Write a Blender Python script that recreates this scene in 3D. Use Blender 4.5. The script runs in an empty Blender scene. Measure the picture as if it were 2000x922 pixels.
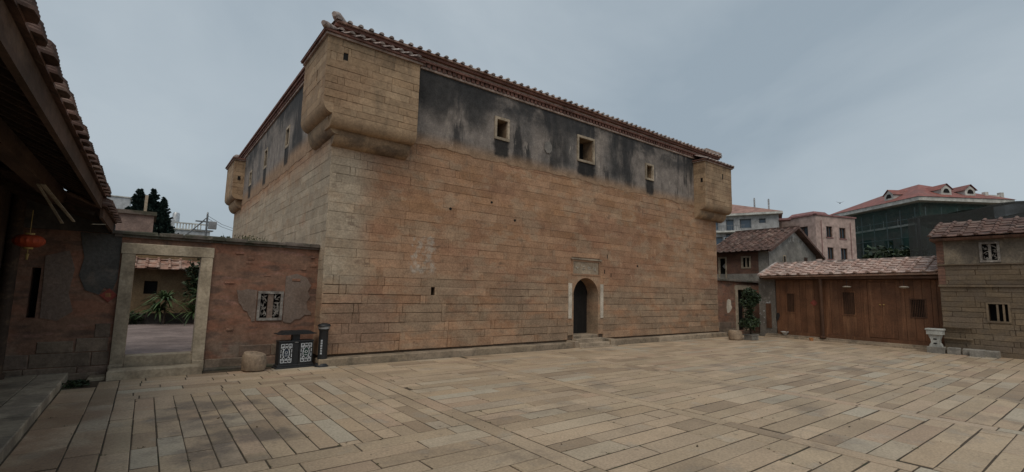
import bpy, math, random
from mathutils import Vector, Matrix
R = math.radians
random.seed(11)
S = 1.3                                   # drawing units to metres (applied once at the end)
scene = bpy.context.scene
col = scene.collection

# ------------------------------------------------------------------ camera
yaw, pitch, roll = R(37.374), R(6.632), R(1.331)
fw = Vector((math.sin(yaw)*math.cos(pitch), math.cos(yaw)*math.cos(pitch), math.sin(pitch)))
rt = Vector((math.cos(yaw), -math.sin(yaw), 0)); up = rt.cross(fw)
rt2 = rt*math.cos(roll)+up*math.sin(roll); up2 = up*math.cos(roll)-rt*math.sin(roll)
cd = bpy.data.cameras.new('camera'); cam = bpy.data.objects.new('camera', cd); col.objects.link(cam)
cd.sensor_width = 36; cd.lens = 926.1/2000*36; cd.clip_start = .05; cd.clip_end = 3000
m = Matrix((rt2, up2, -fw)).transposed().to_4x4(); m.translation = Vector((0, 0, 1.6))*S
cam.matrix_world = m
scene.camera = cam

# ------------------------------------------------------------------ overcast sky + soft sun
SUN_EL, SUN_AZ = 55, 224                  # azimuth the light comes from, degrees clockwise from +Y
w = bpy.data.worlds.new('World'); scene.world = w; w.use_nodes = True
nt = w.node_tree; nt.nodes.clear()
def wn(t, **k):
    n = nt.nodes.new(t)
    for a, b in k.items(): setattr(n, a, b)
    return n
sky = wn('ShaderNodeTexSky', sky_type='NISHITA', sun_disc=False)
sky.sun_elevation = R(SUN_EL); sky.sun_rotation = R(SUN_AZ); sky.air_density = 1.2; sky.dust_density = 4
tc = wn('ShaderNodeTexCoord')
mp = wn('ShaderNodeMapping'); mp.inputs['Scale'].default_value = (1, 1, 1.7)
nz = wn('ShaderNodeTexNoise'); nz.inputs['Scale'].default_value = 1.7; nz.inputs['Detail'].default_value = 7; nz.inputs['Roughness'].default_value = .52; nz.inputs['Distortion'].default_value = .45
rp = wn('ShaderNodeValToRGB')
rp.color_ramp.elements[0].position = .36; rp.color_ramp.elements[0].color = (2.95, 3.58, 4.10, 1)
rp.color_ramp.elements[1].position = .68; rp.color_ramp.elements[1].color = (4.25, 4.85, 5.28, 1)
mx = wn('ShaderNodeMix', data_type='RGBA'); mx.inputs[0].default_value = .9
bg = wn('ShaderNodeBackground'); bg.inputs['Strength'].default_value = .105
wo = wn('ShaderNodeOutputWorld')
L = nt.links.new
L(tc.outputs['Generated'], mp.inputs[0]); L(mp.outputs[0], nz.inputs['Vector']); L(nz.outputs['Fac'], rp.inputs[0])
L(sky.outputs[0], mx.inputs[6]); L(rp.outputs[0], mx.inputs[7]); L(mx.outputs[2], bg.inputs[0]); L(bg.outputs[0], wo.inputs[0])
sd = bpy.data.lights.new('sun', 'SUN'); sd.energy = 1.2; sd.angle = R(40); sd.color = (1, .92, .80)
so = bpy.data.objects.new('sun', sd); col.objects.link(so)
a, e = R(SUN_AZ), R(SUN_EL)
sdir = Vector((math.sin(a)*math.cos(e), math.cos(a)*math.cos(e), math.sin(e)))
so.rotation_euler = (-sdir).to_track_quat('-Z', 'Y').to_euler(); so.location = (0, 0, 40)
scene.view_settings.view_transform = 'Standard'; scene.view_settings.look = 'None'
scene.view_settings.exposure = 0.05; scene.view_settings.gamma = 1; scene.view_settings.use_curve_mapping = False

# ------------------------------------------------------------------ materials
def mat(name, cols, rough=.85, spec=.25, fine=(22, .22), bump=(30, .25), layers=(), metal=0, emit=None, rndmul=.12, mottle=(2.2, .25)):
    """cols: list of colours spread over the per-piece random; layers: dicts of weathering colours with their own noise mask"""
    mt = bpy.data.materials.new(name); mt.use_nodes = True
    t = mt.node_tree; N = t.nodes; k = t.links.new
    b = N['Principled BSDF']; b.inputs['Roughness'].default_value = rough; b.inputs['Metallic'].default_value = metal
    b.inputs['Specular IOR Level'].default_value = spec
    def mathn(op, a, c=None):
        n = N.new('ShaderNodeMath'); n.operation = op
        for i, v in enumerate((a, c)):
            if v is None: continue
            if isinstance(v, (int, float)): n.inputs[i].default_value = v
            else: k(v, n.inputs[i])
        return n.outputs[0]
    geo = N.new('ShaderNodeNewGeometry'); oi = N.new('ShaderNodeObjectInfo')
    vm = N.new('ShaderNodeVectorMath'); vm.operation = 'SCALE'; vm.inputs['Scale'].default_value = 1/S; k(geo.outputs['Position'], vm.inputs[0])
    pos = vm.outputs[0]
    sep = N.new('ShaderNodeSeparateXYZ'); k(pos, sep.inputs[0])
    rnd = mathn('FRACT', mathn('ADD', geo.outputs['Random Per Island'], mathn('MULTIPLY', oi.outputs['Random'], 7.31)))
    def noise(scale, detail=5, rough_=.55, dist=0):
        v = pos
        if isinstance(scale, tuple):
            q = N.new('ShaderNodeVectorMath'); q.operation = 'MULTIPLY'; q.inputs[1].default_value = scale; k(pos, q.inputs[0]); v = q.outputs[0]; scale = 1
        n = N.new('ShaderNodeTexNoise'); n.inputs['Scale'].default_value = scale; n.inputs['Detail'].default_value = detail
        n.inputs['Roughness'].default_value = rough_; n.inputs['Distortion'].default_value = dist; k(v, n.inputs['Vector'])
        return n.outputs['Fac']
    def mr(v, a0, a1, b0=0, b1=1):
        n = N.new('ShaderNodeMapRange'); n.interpolation_type = 'SMOOTHSTEP'; k(v, n.inputs[0])
        for i, x in enumerate((a0, a1, b0, b1)): n.inputs[i+1].default_value = x
        return n.outputs[0]
    def mixc(f, c1, c2, typ='MIX'):
        n = N.new('ShaderNodeMix'); n.data_type = 'RGBA'; n.blend_type = typ
        if isinstance(f, (int, float)): n.inputs[0].default_value = f
        else: k(f, n.inputs[0])
        for i, c in ((6, c1), (7, c2)):
            if isinstance(c, tuple): n.inputs[i].default_value = (*c, 1)
            else: k(c, n.inputs[i])
        return n.outputs[2]
    if len(cols) == 1: c = mixc(0, cols[0], cols[0])
    else:
        r = N.new('ShaderNodeValToRGB'); el = r.color_ramp.elements
        while len(el) < len(cols): el.new(.5)
        for i, q in enumerate(cols): el[i].position = i/(len(cols)-1); el[i].color = (*q, 1)
        k(rnd, r.inputs[0]); c = r.outputs[0]
    for l in layers:
        f = mr(noise(l['s'], l.get('d', 5), l.get('r', .6), l.get('dist', 0)), l.get('lo', .45), l.get('hi', .6), 0, l.get('a', .7))
        for ax, key in ((0, 'mx'), (1, 'my'), (2, 'mz')):
            if key in l: f = mathn('MULTIPLY', f, mr(sep.outputs[ax], *l[key]))
        if 'box' in l:
            x0, x1, z0, z1, sf = l['box']; ax = l.get('ax', 0); ax2 = l.get('ax2', 2)
            # ragged edges: noise shifts the coordinate
            wob = mathn('MULTIPLY', mathn('SUBTRACT', noise(l.get('ws', 6), 4), .5), l.get('w', .12))
            u = mathn('ADD', sep.outputs[ax], wob); v = mathn('ADD', sep.outputs[ax2], wob)
            for q, lo, hi in ((u, x0, x1), (v, z0, z1)):
                f = mathn('MULTIPLY', f, mathn('MULTIPLY', mr(q, lo-sf, lo+sf), mr(q, hi-sf, hi+sf, 1, 0)))
        c = mixc(f, c, l['c'])
    def scale_col(c, v):
        n = N.new('ShaderNodeVectorMath'); n.operation = 'SCALE'; k(c, n.inputs[0]); k(v, n.inputs['Scale']); return n.outputs[0]
    if rndmul: c = scale_col(c, mr(mathn('FRACT', mathn('MULTIPLY', rnd, 13.7)), 0, 1, 1-rndmul, 1+rndmul))
    if mottle: c = scale_col(c, mr(noise(mottle[0], 4), .25, .75, 1-mottle[1], 1+mottle[1]))
    if fine: c = scale_col(c, mr(noise(fine[0], 6, .65), .25, .75, 1-fine[1], 1+fine[1]))
    k(c, b.inputs['Base Color'])
    if bump:
        bn = N.new('ShaderNodeBump'); bn.inputs['Strength'].default_value = bump[1]; bn.inputs['Distance'].default_value = .02
        k(noise(bump[0], 6, .65), bn.inputs['Height']); k(bn.outputs[0], b.inputs['Normal'])
    if emit:
        b.inputs['Emission Color'].default_value = (*emit[0], 1); b.inputs['Emission Strength'].default_value = emit[1]
    return mt

GR = (.27, .235, .19)
tower_layers = [
    dict(c=(.265, .135, .083), s=(.55, .55, 1.1), lo=.43, hi=.64, a=.62, mz=(.5, 1.6)),
    dict(c=(.315, .165, .08), s=(.9, .9, 2.2), lo=.42, hi=.7, a=.55, mz=(2.6, 3.6)),
    dict(c=(.255, .19, .132), s=(.6, .6, 1.6), lo=.42, hi=.58, a=.75, mz=(2.6, 1.3)),
    dict(c=(.40, .335, .25), s=(.7, .7, 1.0), lo=.26, hi=.45, a=.85, box=(2.3, 3.75, 1.5, 4.6, .35), w=.6, ws=1.3),
    dict(c=(.365, .265, .178), s=(1.4, 1.4, 2.4), lo=.5, hi=.62, a=.55),
    dict(c=(.13, .085, .06), s=(2.2, 2.2, 4.0), lo=.60, hi=.74, a=.65, d=8),
    dict(c=(.15, .12, .09), s=(3.2, 3.2, .5), lo=.60, hi=.74, a=.5, d=6, mz=(3.4, 4.9)),
    dict(c=(.25, .15, .105), s=1.5, lo=.35, hi=.6, a=.55, box=(3.0, 4.6, .4, 1.5, .3), w=.8, ws=1.5),
    dict(c=(.40, .345, .285), s=9, lo=.42, hi=.62, a=.75, box=(4.88, 5.5, 1.95, 2.8, .05), w=.7, ws=3.4),
]
M = {}
M['stone'] = mat('tower_granite', [(.355, .208, .125), (.38, .232, .143), (.34, .193, .112), (.37, .222, .135), (.38, .248, .16)], layers=tower_layers, bump=(34, .45), rough=.9, mottle=(3.1, .14), fine=(26, .26), rndmul=.10)
M['joint'] = mat('tower_joint', [(.20, .125, .075)], layers=[dict(c=(.12, .08, .05), s=2, a=.8), dict(c=(.09, .063, .044), s=3, lo=.3, hi=.5, a=.9, mz=(1.9, 1.4))], bump=(50, .3))
M['turret'] = mat('turret_granite', [(.345, .235, .145), (.37, .26, .165), (.33, .22, .132), (.355, .245, .155)],
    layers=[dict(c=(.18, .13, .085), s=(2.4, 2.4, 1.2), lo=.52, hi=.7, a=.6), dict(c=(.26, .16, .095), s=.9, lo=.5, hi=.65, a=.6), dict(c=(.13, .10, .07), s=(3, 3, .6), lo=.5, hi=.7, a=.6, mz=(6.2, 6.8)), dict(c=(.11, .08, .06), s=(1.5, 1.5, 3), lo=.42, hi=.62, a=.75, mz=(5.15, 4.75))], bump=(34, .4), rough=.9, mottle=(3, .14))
M['plinth'] = mat('plinth_granite', [(.30, .235, .165), (.33, .26, .19), (.27, .21, .15)], layers=[dict(c=(.14, .115, .085), s=3, lo=.5, hi=.65, a=.7)], bump=(34, .4), rough=.9)
blackst = (.022, .021, .021)
M['lime'] = mat('blackened_lime_plaster', [(.235, .20, .175)], rndmul=0, rough=.92, bump=(18, .4), mottle=(5, .2), fine=(30, .22), layers=[
    dict(c=(.13, .118, .11), s=(.9, .9, .40), lo=.48, hi=.64, a=.85),
    dict(c=(.04, .038, .038), s=(1.3, 1.3, .28), lo=.51, hi=.61, a=.92, d=9, dist=.3),
    dict(c=(.33, .28, .235), s=(3.4, 3.4, .4), lo=.57, hi=.68, a=.6, d=8),
    dict(c=(.36, .31, .265), s=(8, 8, 2.0), lo=.62, hi=.67, a=.65, d=8), dict(c=(.03, .028, .028), s=(7, 7, .5), lo=.64, hi=.70, a=.7, d=8),
    dict(c=(.045, .044, .045), s=(.9, .9, 1.3), lo=.36, hi=.58, a=.9, mz=(6.0, 6.7)),
    dict(c=(.31, .20, .125), s=(1.6, 1.6, 1.2), lo=.15, hi=.42, a=.97, mz=(5.5, 5.1), d=9),
    dict(c=blackst, s=3, lo=.2, hi=.4, a=.93, box=(7.18, 7.66, 5.25, 5.76, .07), w=.2),
    dict(c=blackst, s=3, lo=.2, hi=.4, a=.93, box=(10.36, 11.12, 5.28, 5.74, .07), w=.2),
    dict(c=blackst, s=3, lo=.2, hi=.4, a=.93, box=(13.80, 14.24, 5.16, 5.70, .07), w=.18),
    dict(c=(.04, .039, .039), s=(1.2, 1.2, .4), lo=.36, hi=.52, a=.88, box=(11.9, 13.2, 5.4, 6.9, .25), w=.8, ws=1.5),
    dict(c=(.04, .039, .039), s=(1.2, 1.2, .4), lo=.36, hi=.50, a=.88, box=(4.5, 6.9, 5.85, 7.2, .3), w=1.0, ws=1.5),
    dict(c=(.04, .039, .039), s=(1.2, 1.2, .4), lo=.40, hi=.54, a=.85, box=(9.2, 10.0, 5.35, 6.5, .2), w=.7, ws=1.5),
    dict(c=blackst, s=3, lo=.2, hi=.4, a=.9, box=(14.5, 15.0, 5.1, 5.66, .07), ax=1, w=.2),
    dict(c=blackst, s=3, lo=.2, hi=.4, a=.9, box=(17.7, 18.25, 5.05, 5.66, .07), ax=1, w=.2),
    dict(c=blackst, s=3, lo=.2, hi=.4, a=.9, box=(20.65, 21.2, 5.0, 5.55, .07), ax=1, w=.2)])
M['trim_white'] = mat('limewashed_trim', [(.40, .30, .25)], layers=[dict(c=(.2, .13, .10), s=5, a=.6)], bump=(40, .3))
M['trim_red'] = mat('red_brick_trim', [(.175, .085, .065), (.20, .10, .078), (.15, .07, .053)], layers=[dict(c=(.09, .05, .04), s=5, a=.6)], bump=(40, .3))
M['tile_pale'] = mat('pale_roof_tile', [(.38, .32, .29), (.44, .39, .36), (.32, .26, .235), (.41, .33, .29)], layers=[dict(c=(.12, .09, .08), s=8, a=.6)], bump=(40, .3))
M['tile_red'] = mat('red_roof_tile', [(.27, .145, .105), (.32, .19, .145), (.24, .125, .09), (.36, .24, .19)], layers=[dict(c=(.42, .33, .28), s=4, lo=.48, hi=.62, a=.6), dict(c=(.12, .07, .055), s=6, lo=.55, hi=.68, a=.6)], bump=(40, .35))
M['tile_shed'] = mat('pale_pink_roof_tile', [(.40, .265, .215), (.43, .305, .255), (.37, .235, .19), (.46, .345, .30)], layers=[dict(c=(.50, .42, .37), s=4, lo=.48, hi=.62, a=.6), dict(c=(.18, .12, .10), s=5, lo=.56, hi=.68, a=.6)], bump=(40, .35))
M['tile_dark'] = mat('sooty_roof_tile', [(.13, .075, .06), (.16, .095, .075), (.10, .06, .05), (.22, .15, .12)], layers=[dict(c=(.30, .24, .2), s=9, lo=.6, hi=.7, a=.6), dict(c=(.05, .04, .035), s=4, lo=.5, hi=.65, a=.7)], bump=(40, .35))
M['slab'] = mat('paving_granite', [(.43, .315, .21), (.445, .335, .23), (.395, .29, .19), (.43, .33, .23), (.42, .295, .20), (.40, .34, .255), (.435, .33, .225), (.31, .225, .15), (.415, .315, .21), (.425, .32, .215), (.40, .30, .20)], rough=.72, spec=.35, rndmul=.10,
    bump=(45, .35), mottle=(1.3, .10), fine=(38, .22), layers=[dict(c=(.20, .155, .115), s=1.1, lo=.54, hi=.68, a=.55, d=8), dict(c=(.42, .36, .28), s=2.2, lo=.56, hi=.70, a=.4), dict(c=(.17, .13, .095), s=9, lo=.60, hi=.72, a=.55, d=8),
    dict(c=(.105, .088, .078), s=1.5, lo=.42, hi=.58, a=.6, box=(.35, 1.35, 5.4, 7.9, .15), ax2=1, w=1.3, ws=1.1), dict(c=(.27, .165, .10), s=1.2, lo=.35, hi=.55, a=.7, mx=(.0, -.35), my=(9.4, 8.2))])
M['earth'] = mat('joint_earth', [(.078, .058, .04)], layers=[dict(c=(.10, .075, .05), s=8, a=.7), dict(c=(.04, .05, .025), s=2.5, lo=.55, hi=.65, a=.7)], bump=(60, .6))
M['terrace'] = mat('terrace_granite', [(.34, .285, .21), (.37, .31, .235), (.32, .265, .195)], layers=[dict(c=(.15, .125, .10), s=1.6, a=.6)], bump=(45, .35))
M['ground'] = mat('packed_earth', [(.21, .17, .125)], layers=[dict(c=(.13, .105, .075), s=.35, a=.7), dict(c=(.07, .075, .04), s=.12, lo=.52, hi=.6, a=.6)], bump=(8, .5))
M['red_wall'] = mat('weathered_red_brick_wall', [(.21, .12, .082)], rndmul=0, rough=.93, bump=(16, .55), mottle=(2.6, .22), layers=[
    dict(c=(.265, .118, .074), s=(1.3, 1.3, 3), lo=.44, hi=.62, a=.7), dict(c=(.115, .075, .058), s=(1.6, 1.6, 6), lo=.5, hi=.62, a=.75, d=8), dict(c=(.30, .16, .125), s=(2.5, 2.5, 9), lo=.58, hi=.66, a=.5),
    dict(c=(.05, .042, .038), s=(3, 3, 2.0), lo=.56, hi=.68, a=.7, mz=(1.7, 2.4)), dict(c=(.24, .19, .145), s=1.4, lo=.45, hi=.55, a=.6, mz=(.75, .3))])
M['clay_patch'] = mat('grey_brown_render', [(.20, .145, .115)], rndmul=0, rough=.93, bump=(22, .4), layers=[dict(c=(.15, .115, .095), s=2.2, a=.7), dict(c=(.27, .19, .15), s=5, lo=.55, hi=.68, a=.5)])
M['dim_plaster'] = mat('dark_grey_render', [(.095, .088, .08)], rndmul=0, bump=(20, .4), layers=[dict(c=(.07, .065, .06), s=1.3, a=.8), dict(c=(.19, .15, .12), s=2.4, lo=.52, hi=.66, a=.6)])  # dark grey render with darker and browner blotches
M['gate_stone'] = mat('gate_granite', [(.36, .29, .205), (.38, .31, .225)], layers=[dict(c=(.21, .165, .115), s=(2.6, 2.6, 1.2), lo=.5, hi=.66, a=.6), dict(c=(.44, .37, .28), s=5, lo=.55, hi=.7, a=.4)], bump=(40, .4), rough=.9)
M['base_stone'] = mat('gate_wall_base_stone', [(.21, .155, .115), (.24, .18, .13), (.18, .13, .10), (.22, .14, .10)], layers=[dict(c=(.12, .09, .07), s=3, a=.6)], bump=(36, .45))
M['coping'] = mat('mossy_coping', [(.12, .10, .085), (.15, .12, .10), (.10, .085, .07)], layers=[dict(c=(.05, .055, .035), s=3, a=.7), dict(c=(.26, .22, .18), s=6, lo=.6, hi=.7, a=.5)], bump=(30, .5))
M['dark_wood'] = mat('smoked_timber', [(.055, .035, .025), (.07, .045, .032), (.042, .028, .02)], layers=[dict(c=(.11, .07, .045), s=(8, 1.2, 8), lo=.52, hi=.66, a=.6)], bump=(30, .4), rough=.8)
M['fascia_wood'] = mat('brown_fascia_board', [(.095, .058, .042)], layers=[dict(c=(.07, .045, .032), s=(6, 1.0, 6), a=.7), dict(c=(.15, .10, .07), s=(5, .8, 5), lo=.56, hi=.68, a=.6)], bump=(30, .4))
M['lath'] = mat('split_pale_lath', [(.30, .26, .20)], layers=[dict(c=(.22, .18, .13), s=9, a=.6)])
M['timber'] = mat('oiled_timber', [(.138, .062, .031), (.15, .07, .036), (.13, .057, .028), (.143, .066, .033)], rough=.6, spec=.35, bump=(20, .25), layers=[dict(c=(.115, .048, .022), s=(7, 7, .7), lo=.5, hi=.66, a=.6, d=7), dict(c=(.27, .135, .068), s=(9, 9, .6), lo=.54, hi=.68, a=.45)])
M['timber_dark'] = mat('dark_oiled_timber', [(.085, .042, .024)], rough=.6, layers=[dict(c=(.05, .026, .016), s=(7, 7, .7), a=.6)])
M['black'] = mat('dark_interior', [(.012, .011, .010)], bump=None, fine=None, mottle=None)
M['door_wood'] = mat('old_black_door', [(.012, .011, .010), (.015, .013, .012)], rough=.8, layers=[dict(c=(.026, .022, .019), s=(9, 9, .8), a=.5)])
M['couplet'] = mat('whitewashed_couplet_stone', [(.56, .49, .40)], layers=[dict(c=(.36, .30, .23), s=8, lo=.52, hi=.66, a=.6)], bump=(40, .4))
M['plaque'] = mat('weathered_plaque', [(.315, .245, .175)], layers=[dict(c=(.22, .165, .115), s=5, a=.6)], bump=(30, .5))
M['relief'] = mat('pale_relief_stroke', [(.50, .44, .36)], layers=[dict(c=(.30, .24, .18), s=12, a=.6)])
M['reveal'] = mat('window_reveal_stone', [(.25, .175, .11)], layers=[dict(c=(.13, .09, .06), s=5, a=.6)])
M['iron'] = mat('black_painted_iron', [(.018, .019, .021)], rough=.5, spec=.4, bump=(60, .08), fine=(40, .15), layers=[dict(c=(.045, .042, .038), s=14, lo=.56, hi=.72, a=.6)])
M['silver'] = mat('white_lattice_paint', [(.52, .54, .56)], rough=.5, bump=None, mottle=None)
M['steel'] = mat('dull_steel', [(.42, .42, .42)], rough=.4, metal=.6, bump=None)
M['bin_blue'] = mat('navy_emblem_disc', [(.03, .042, .062)], bump=None, mottle=None)
M['bin_green'] = mat('green_emblem_disc', [(.03, .058, .045)], bump=None, mottle=None)
M['drum'] = mat('sandstone_drum', [(.29, .215, .15)], layers=[dict(c=(.17, .125, .09), s=4, a=.6), dict(c=(.36, .28, .2), s=9, lo=.56, hi=.7, a=.5)], bump=(34, .5))
M['grey_stone'] = mat('grey_granite', [(.235, .215, .185), (.21, .195, .17), (.255, .235, .205)], layers=[dict(c=(.15, .14, .125), s=4, a=.6)], bump=(36, .4))
M['pale_stone'] = mat('pale_grey_stone', [(.34, .34, .315)], layers=[dict(c=(.25, .25, .23), s=5, a=.5)], bump=(36, .3))
M['rh_stone'] = mat('house_sandstone', [(.19, .14, .092), (.215, .16, .105), (.17, .125, .082), (.205, .155, .103)], layers=[dict(c=(.10, .08, .06), s=2.2, a=.65), dict(c=(.13, .10, .075), s=(.8, .8, 2), lo=.45, hi=.6, a=.6)], bump=(34, .45))
M['rh_plaster'] = mat('house_plaster', [(.285, .23, .165)], rndmul=0, bump=(20, .3), layers=[dict(c=(.10, .085, .07), s=(1.2, 1.2, .7), lo=.42, hi=.6, a=.85), dict(c=(.34, .29, .22), s=3, lo=.56, hi=.7, a=.5)])
M['rh_frame'] = mat('rough_grey_frame', [(.24, .215, .19)], layers=[dict(c=(.36, .33, .3), s=14, lo=.55, hi=.62, a=.7), dict(c=(.11, .09, .08), s=8, a=.6)])
M['grey_plaster'] = mat('blotched_grey_render', [(.15, .135, .115)], rndmul=0, bump=(20, .35), layers=[dict(c=(.12, .105, .09), s=1.3, a=.7), dict(c=(.42, .43, .43), s=7, lo=.54, hi=.60, a=.85, box=(9.2, 9.9, .5, 1.5, .08), ax=1), dict(c=(.32, .29, .26), s=4, lo=.56, hi=.66, a=.5)])
M['old_render'] = mat('old_house_render', [(.27, .25, .22)], rndmul=0, bump=(20, .3), layers=[dict(c=(.18, .165, .145), s=1.2, a=.7), dict(c=(.50, .47, .43), s=(1.5, 1.5, 1.5), lo=.50, hi=.58, a=.75, mz=(3.7, 4.6)), dict(c=(.13, .10, .08), s=2.4, lo=.58, hi=.7, a=.6)])
M['old_brick'] = mat('old_house_brick', [(.185, .10, .072)], rndmul=0, bump=(20, .4), layers=[dict(c=(.12, .075, .06), s=(2, 2, 8), a=.7)])
M['frame_pale'] = mat('pale_window_stone', [(.37, .30, .22)], layers=[dict(c=(.22, .17, .12), s=7, a=.6)])
M['glass'] = mat('dark_window_glass', [(.04, .055, .07)], rough=.12, spec=.6, bump=None, fine=None, mottle=None)
M['pink'] = mat('pink_stucco', [(.43, .315, .275)], rndmul=0, bump=(6, .1), fine=(4, .06), layers=[dict(c=(.36, .26, .225), s=(.5, .5, .12), a=.5), dict(c=(.46, .345, .30), s=.3, a=.5)])
M['pink_cap'] = mat('rose_parapet_cap', [(.26, .135, .13)], rndmul=0)
M['grey_wall'] = mat('apartment_grey_render', [(.34, .335, .33)], rndmul=0, bump=(6, .1), layers=[dict(c=(.26, .255, .25), s=(.5, .5, .12), a=.5)])
M['apt_roof'] = mat('apartment_roof', [(.30, .18, .15)], rndmul=0)
M['white_fascia'] = mat('white_concrete', [(.52, .51, .47)], rndmul=0, layers=[dict(c=(.35, .34, .31), s=.8, a=.5)])
M['net_roof'] = mat('red_sheet_roof', [(.26, .095, .075)], rndmul=0, layers=[dict(c=(.21, .10, .085), s=.4, a=.6)], rough=.6)
M['site_wall'] = mat('raw_brick_shell', [(.12, .085, .075)], rndmul=0, layers=[dict(c=(.08, .07, .065), s=(.3, .3, 2), a=.7), dict(c=(.17, .14, .12), s=.5, lo=.54, hi=.66, a=.5)])
M['white_wall'] = mat('white_tiled_wall', [(.45, .46, .47)], rndmul=0)
M['ochre'] = mat('ochre_house_wall', [(.19, .13, .072)], rndmul=0, layers=[dict(c=(.16, .115, .07), s=1.2, a=.6)])
M['yard'] = mat('yard_concrete', [(.235, .185, .17)], rndmul=0, layers=[dict(c=(.17, .13, .12), s=1.0, a=.6)], bump=(20, .2))
M['parapet'] = mat('pinkish_parapet', [(.27, .195, .165)], rndmul=0, layers=[dict(c=(.19, .14, .12), s=1.5, a=.6)])
M['leaf'] = mat('dark_leaf', [(.022, .036, .017), (.035, .055, .024), (.018, .028, .014), (.05, .07, .03)], rough=.5, bump=None, fine=None, mottle=(5, .25), rndmul=.3)
M['leaf_bright'] = mat('strap_leaf', [(.05, .085, .03), (.075, .12, .045), (.04, .065, .026), (.11, .15, .06)], rough=.5, bump=None, fine=None, mottle=None, rndmul=.3)
M['pine'] = mat('pine_needles', [(.018, .034, .028), (.026, .044, .034), (.014, .026, .022)], rough=.7, bump=None, fine=None, mottle=(2, .3), rndmul=.3)
M['bark'] = mat('bark', [(.085, .065, .05)], bump=(30, .5))
M['dry'] = mat('dry_weed', [(.13, .11, .06), (.09, .10, .045), (.06, .075, .03)], bump=None, fine=None, mottle=None)
M['dead_leaf'] = mat('fallen_leaf', [(.07, .045, .028), (.10, .06, .033), (.05, .04, .025)], bump=None, fine=None, mottle=None)
M['lantern'] = mat('red_silk_lantern', [(.34, .055, .02)], rough=.6, bump=None, rndmul=0)
M['gold'] = mat('dull_gold', [(.40, .27, .09)], rough=.5, bump=None)
M['red_paper'] = mat('faded_red_paper', [(.24, .055, .04)], rough=.8, bump=(30, .2), layers=[dict(c=(.24, .08, .06), s=9, a=.6)])
M['bowl'] = mat('enamel_white', [(.55, .55, .53)], rough=.35, spec=.4, bump=None)
M['clay'] = mat('orange_clay', [(.50, .24, .11)], bump=None)
M['lamp'] = mat('frosted_shade', [(.34, .30, .25)], rough=.5, bump=None)
M['pole'] = mat('weathered_steel_pole', [(.16, .17, .18)], rough=.6, bump=None)
M['hang'] = mat('black_rag', [(.02, .018, .018)])
M['red_char'] = M['red_paper']
def netmat(name, c, opacity):
    mt = bpy.data.materials.new(name); mt.use_nodes = True; t = mt.node_tree; N = t.nodes
    b = N['Principled BSDF']; b.inputs['Base Color'].default_value = (*c, 1); b.inputs['Roughness'].default_value = .9; b.inputs['Specular IOR Level'].default_value = .1
    tr = N.new('ShaderNodeBsdfTransparent'); mxs = N.new('ShaderNodeMixShader')
    n = N.new('ShaderNodeTexNoise'); g = N.new('ShaderNodeNewGeometry'); n.inputs['Scale'].default_value = .35; n.inputs['Detail'].default_value = 5
    mr = N.new('ShaderNodeMapRange'); mr.inputs[1].default_value = .3; mr.inputs[2].default_value = .7; mr.inputs[3].default_value = opacity-.18; mr.inputs[4].default_value = min(1, opacity+.2)
    t.links.new(g.outputs['Position'], n.inputs['Vector']); t.links.new(n.outputs['Fac'], mr.inputs[0]); t.links.new(mr.outputs[0], mxs.inputs[0])
    t.links.new(tr.outputs[0], mxs.inputs[1]); t.links.new(b.outputs[0], mxs.inputs[2]); t.links.new(mxs.outputs[0], N['Material Output'].inputs['Surface'])
    return mt
M['green_net'] = netmat('green_safety_net', (.036, .082, .072), .40)
M['black_net'] = netmat('black_shade_net', (.045, .045, .042), .78)

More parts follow.
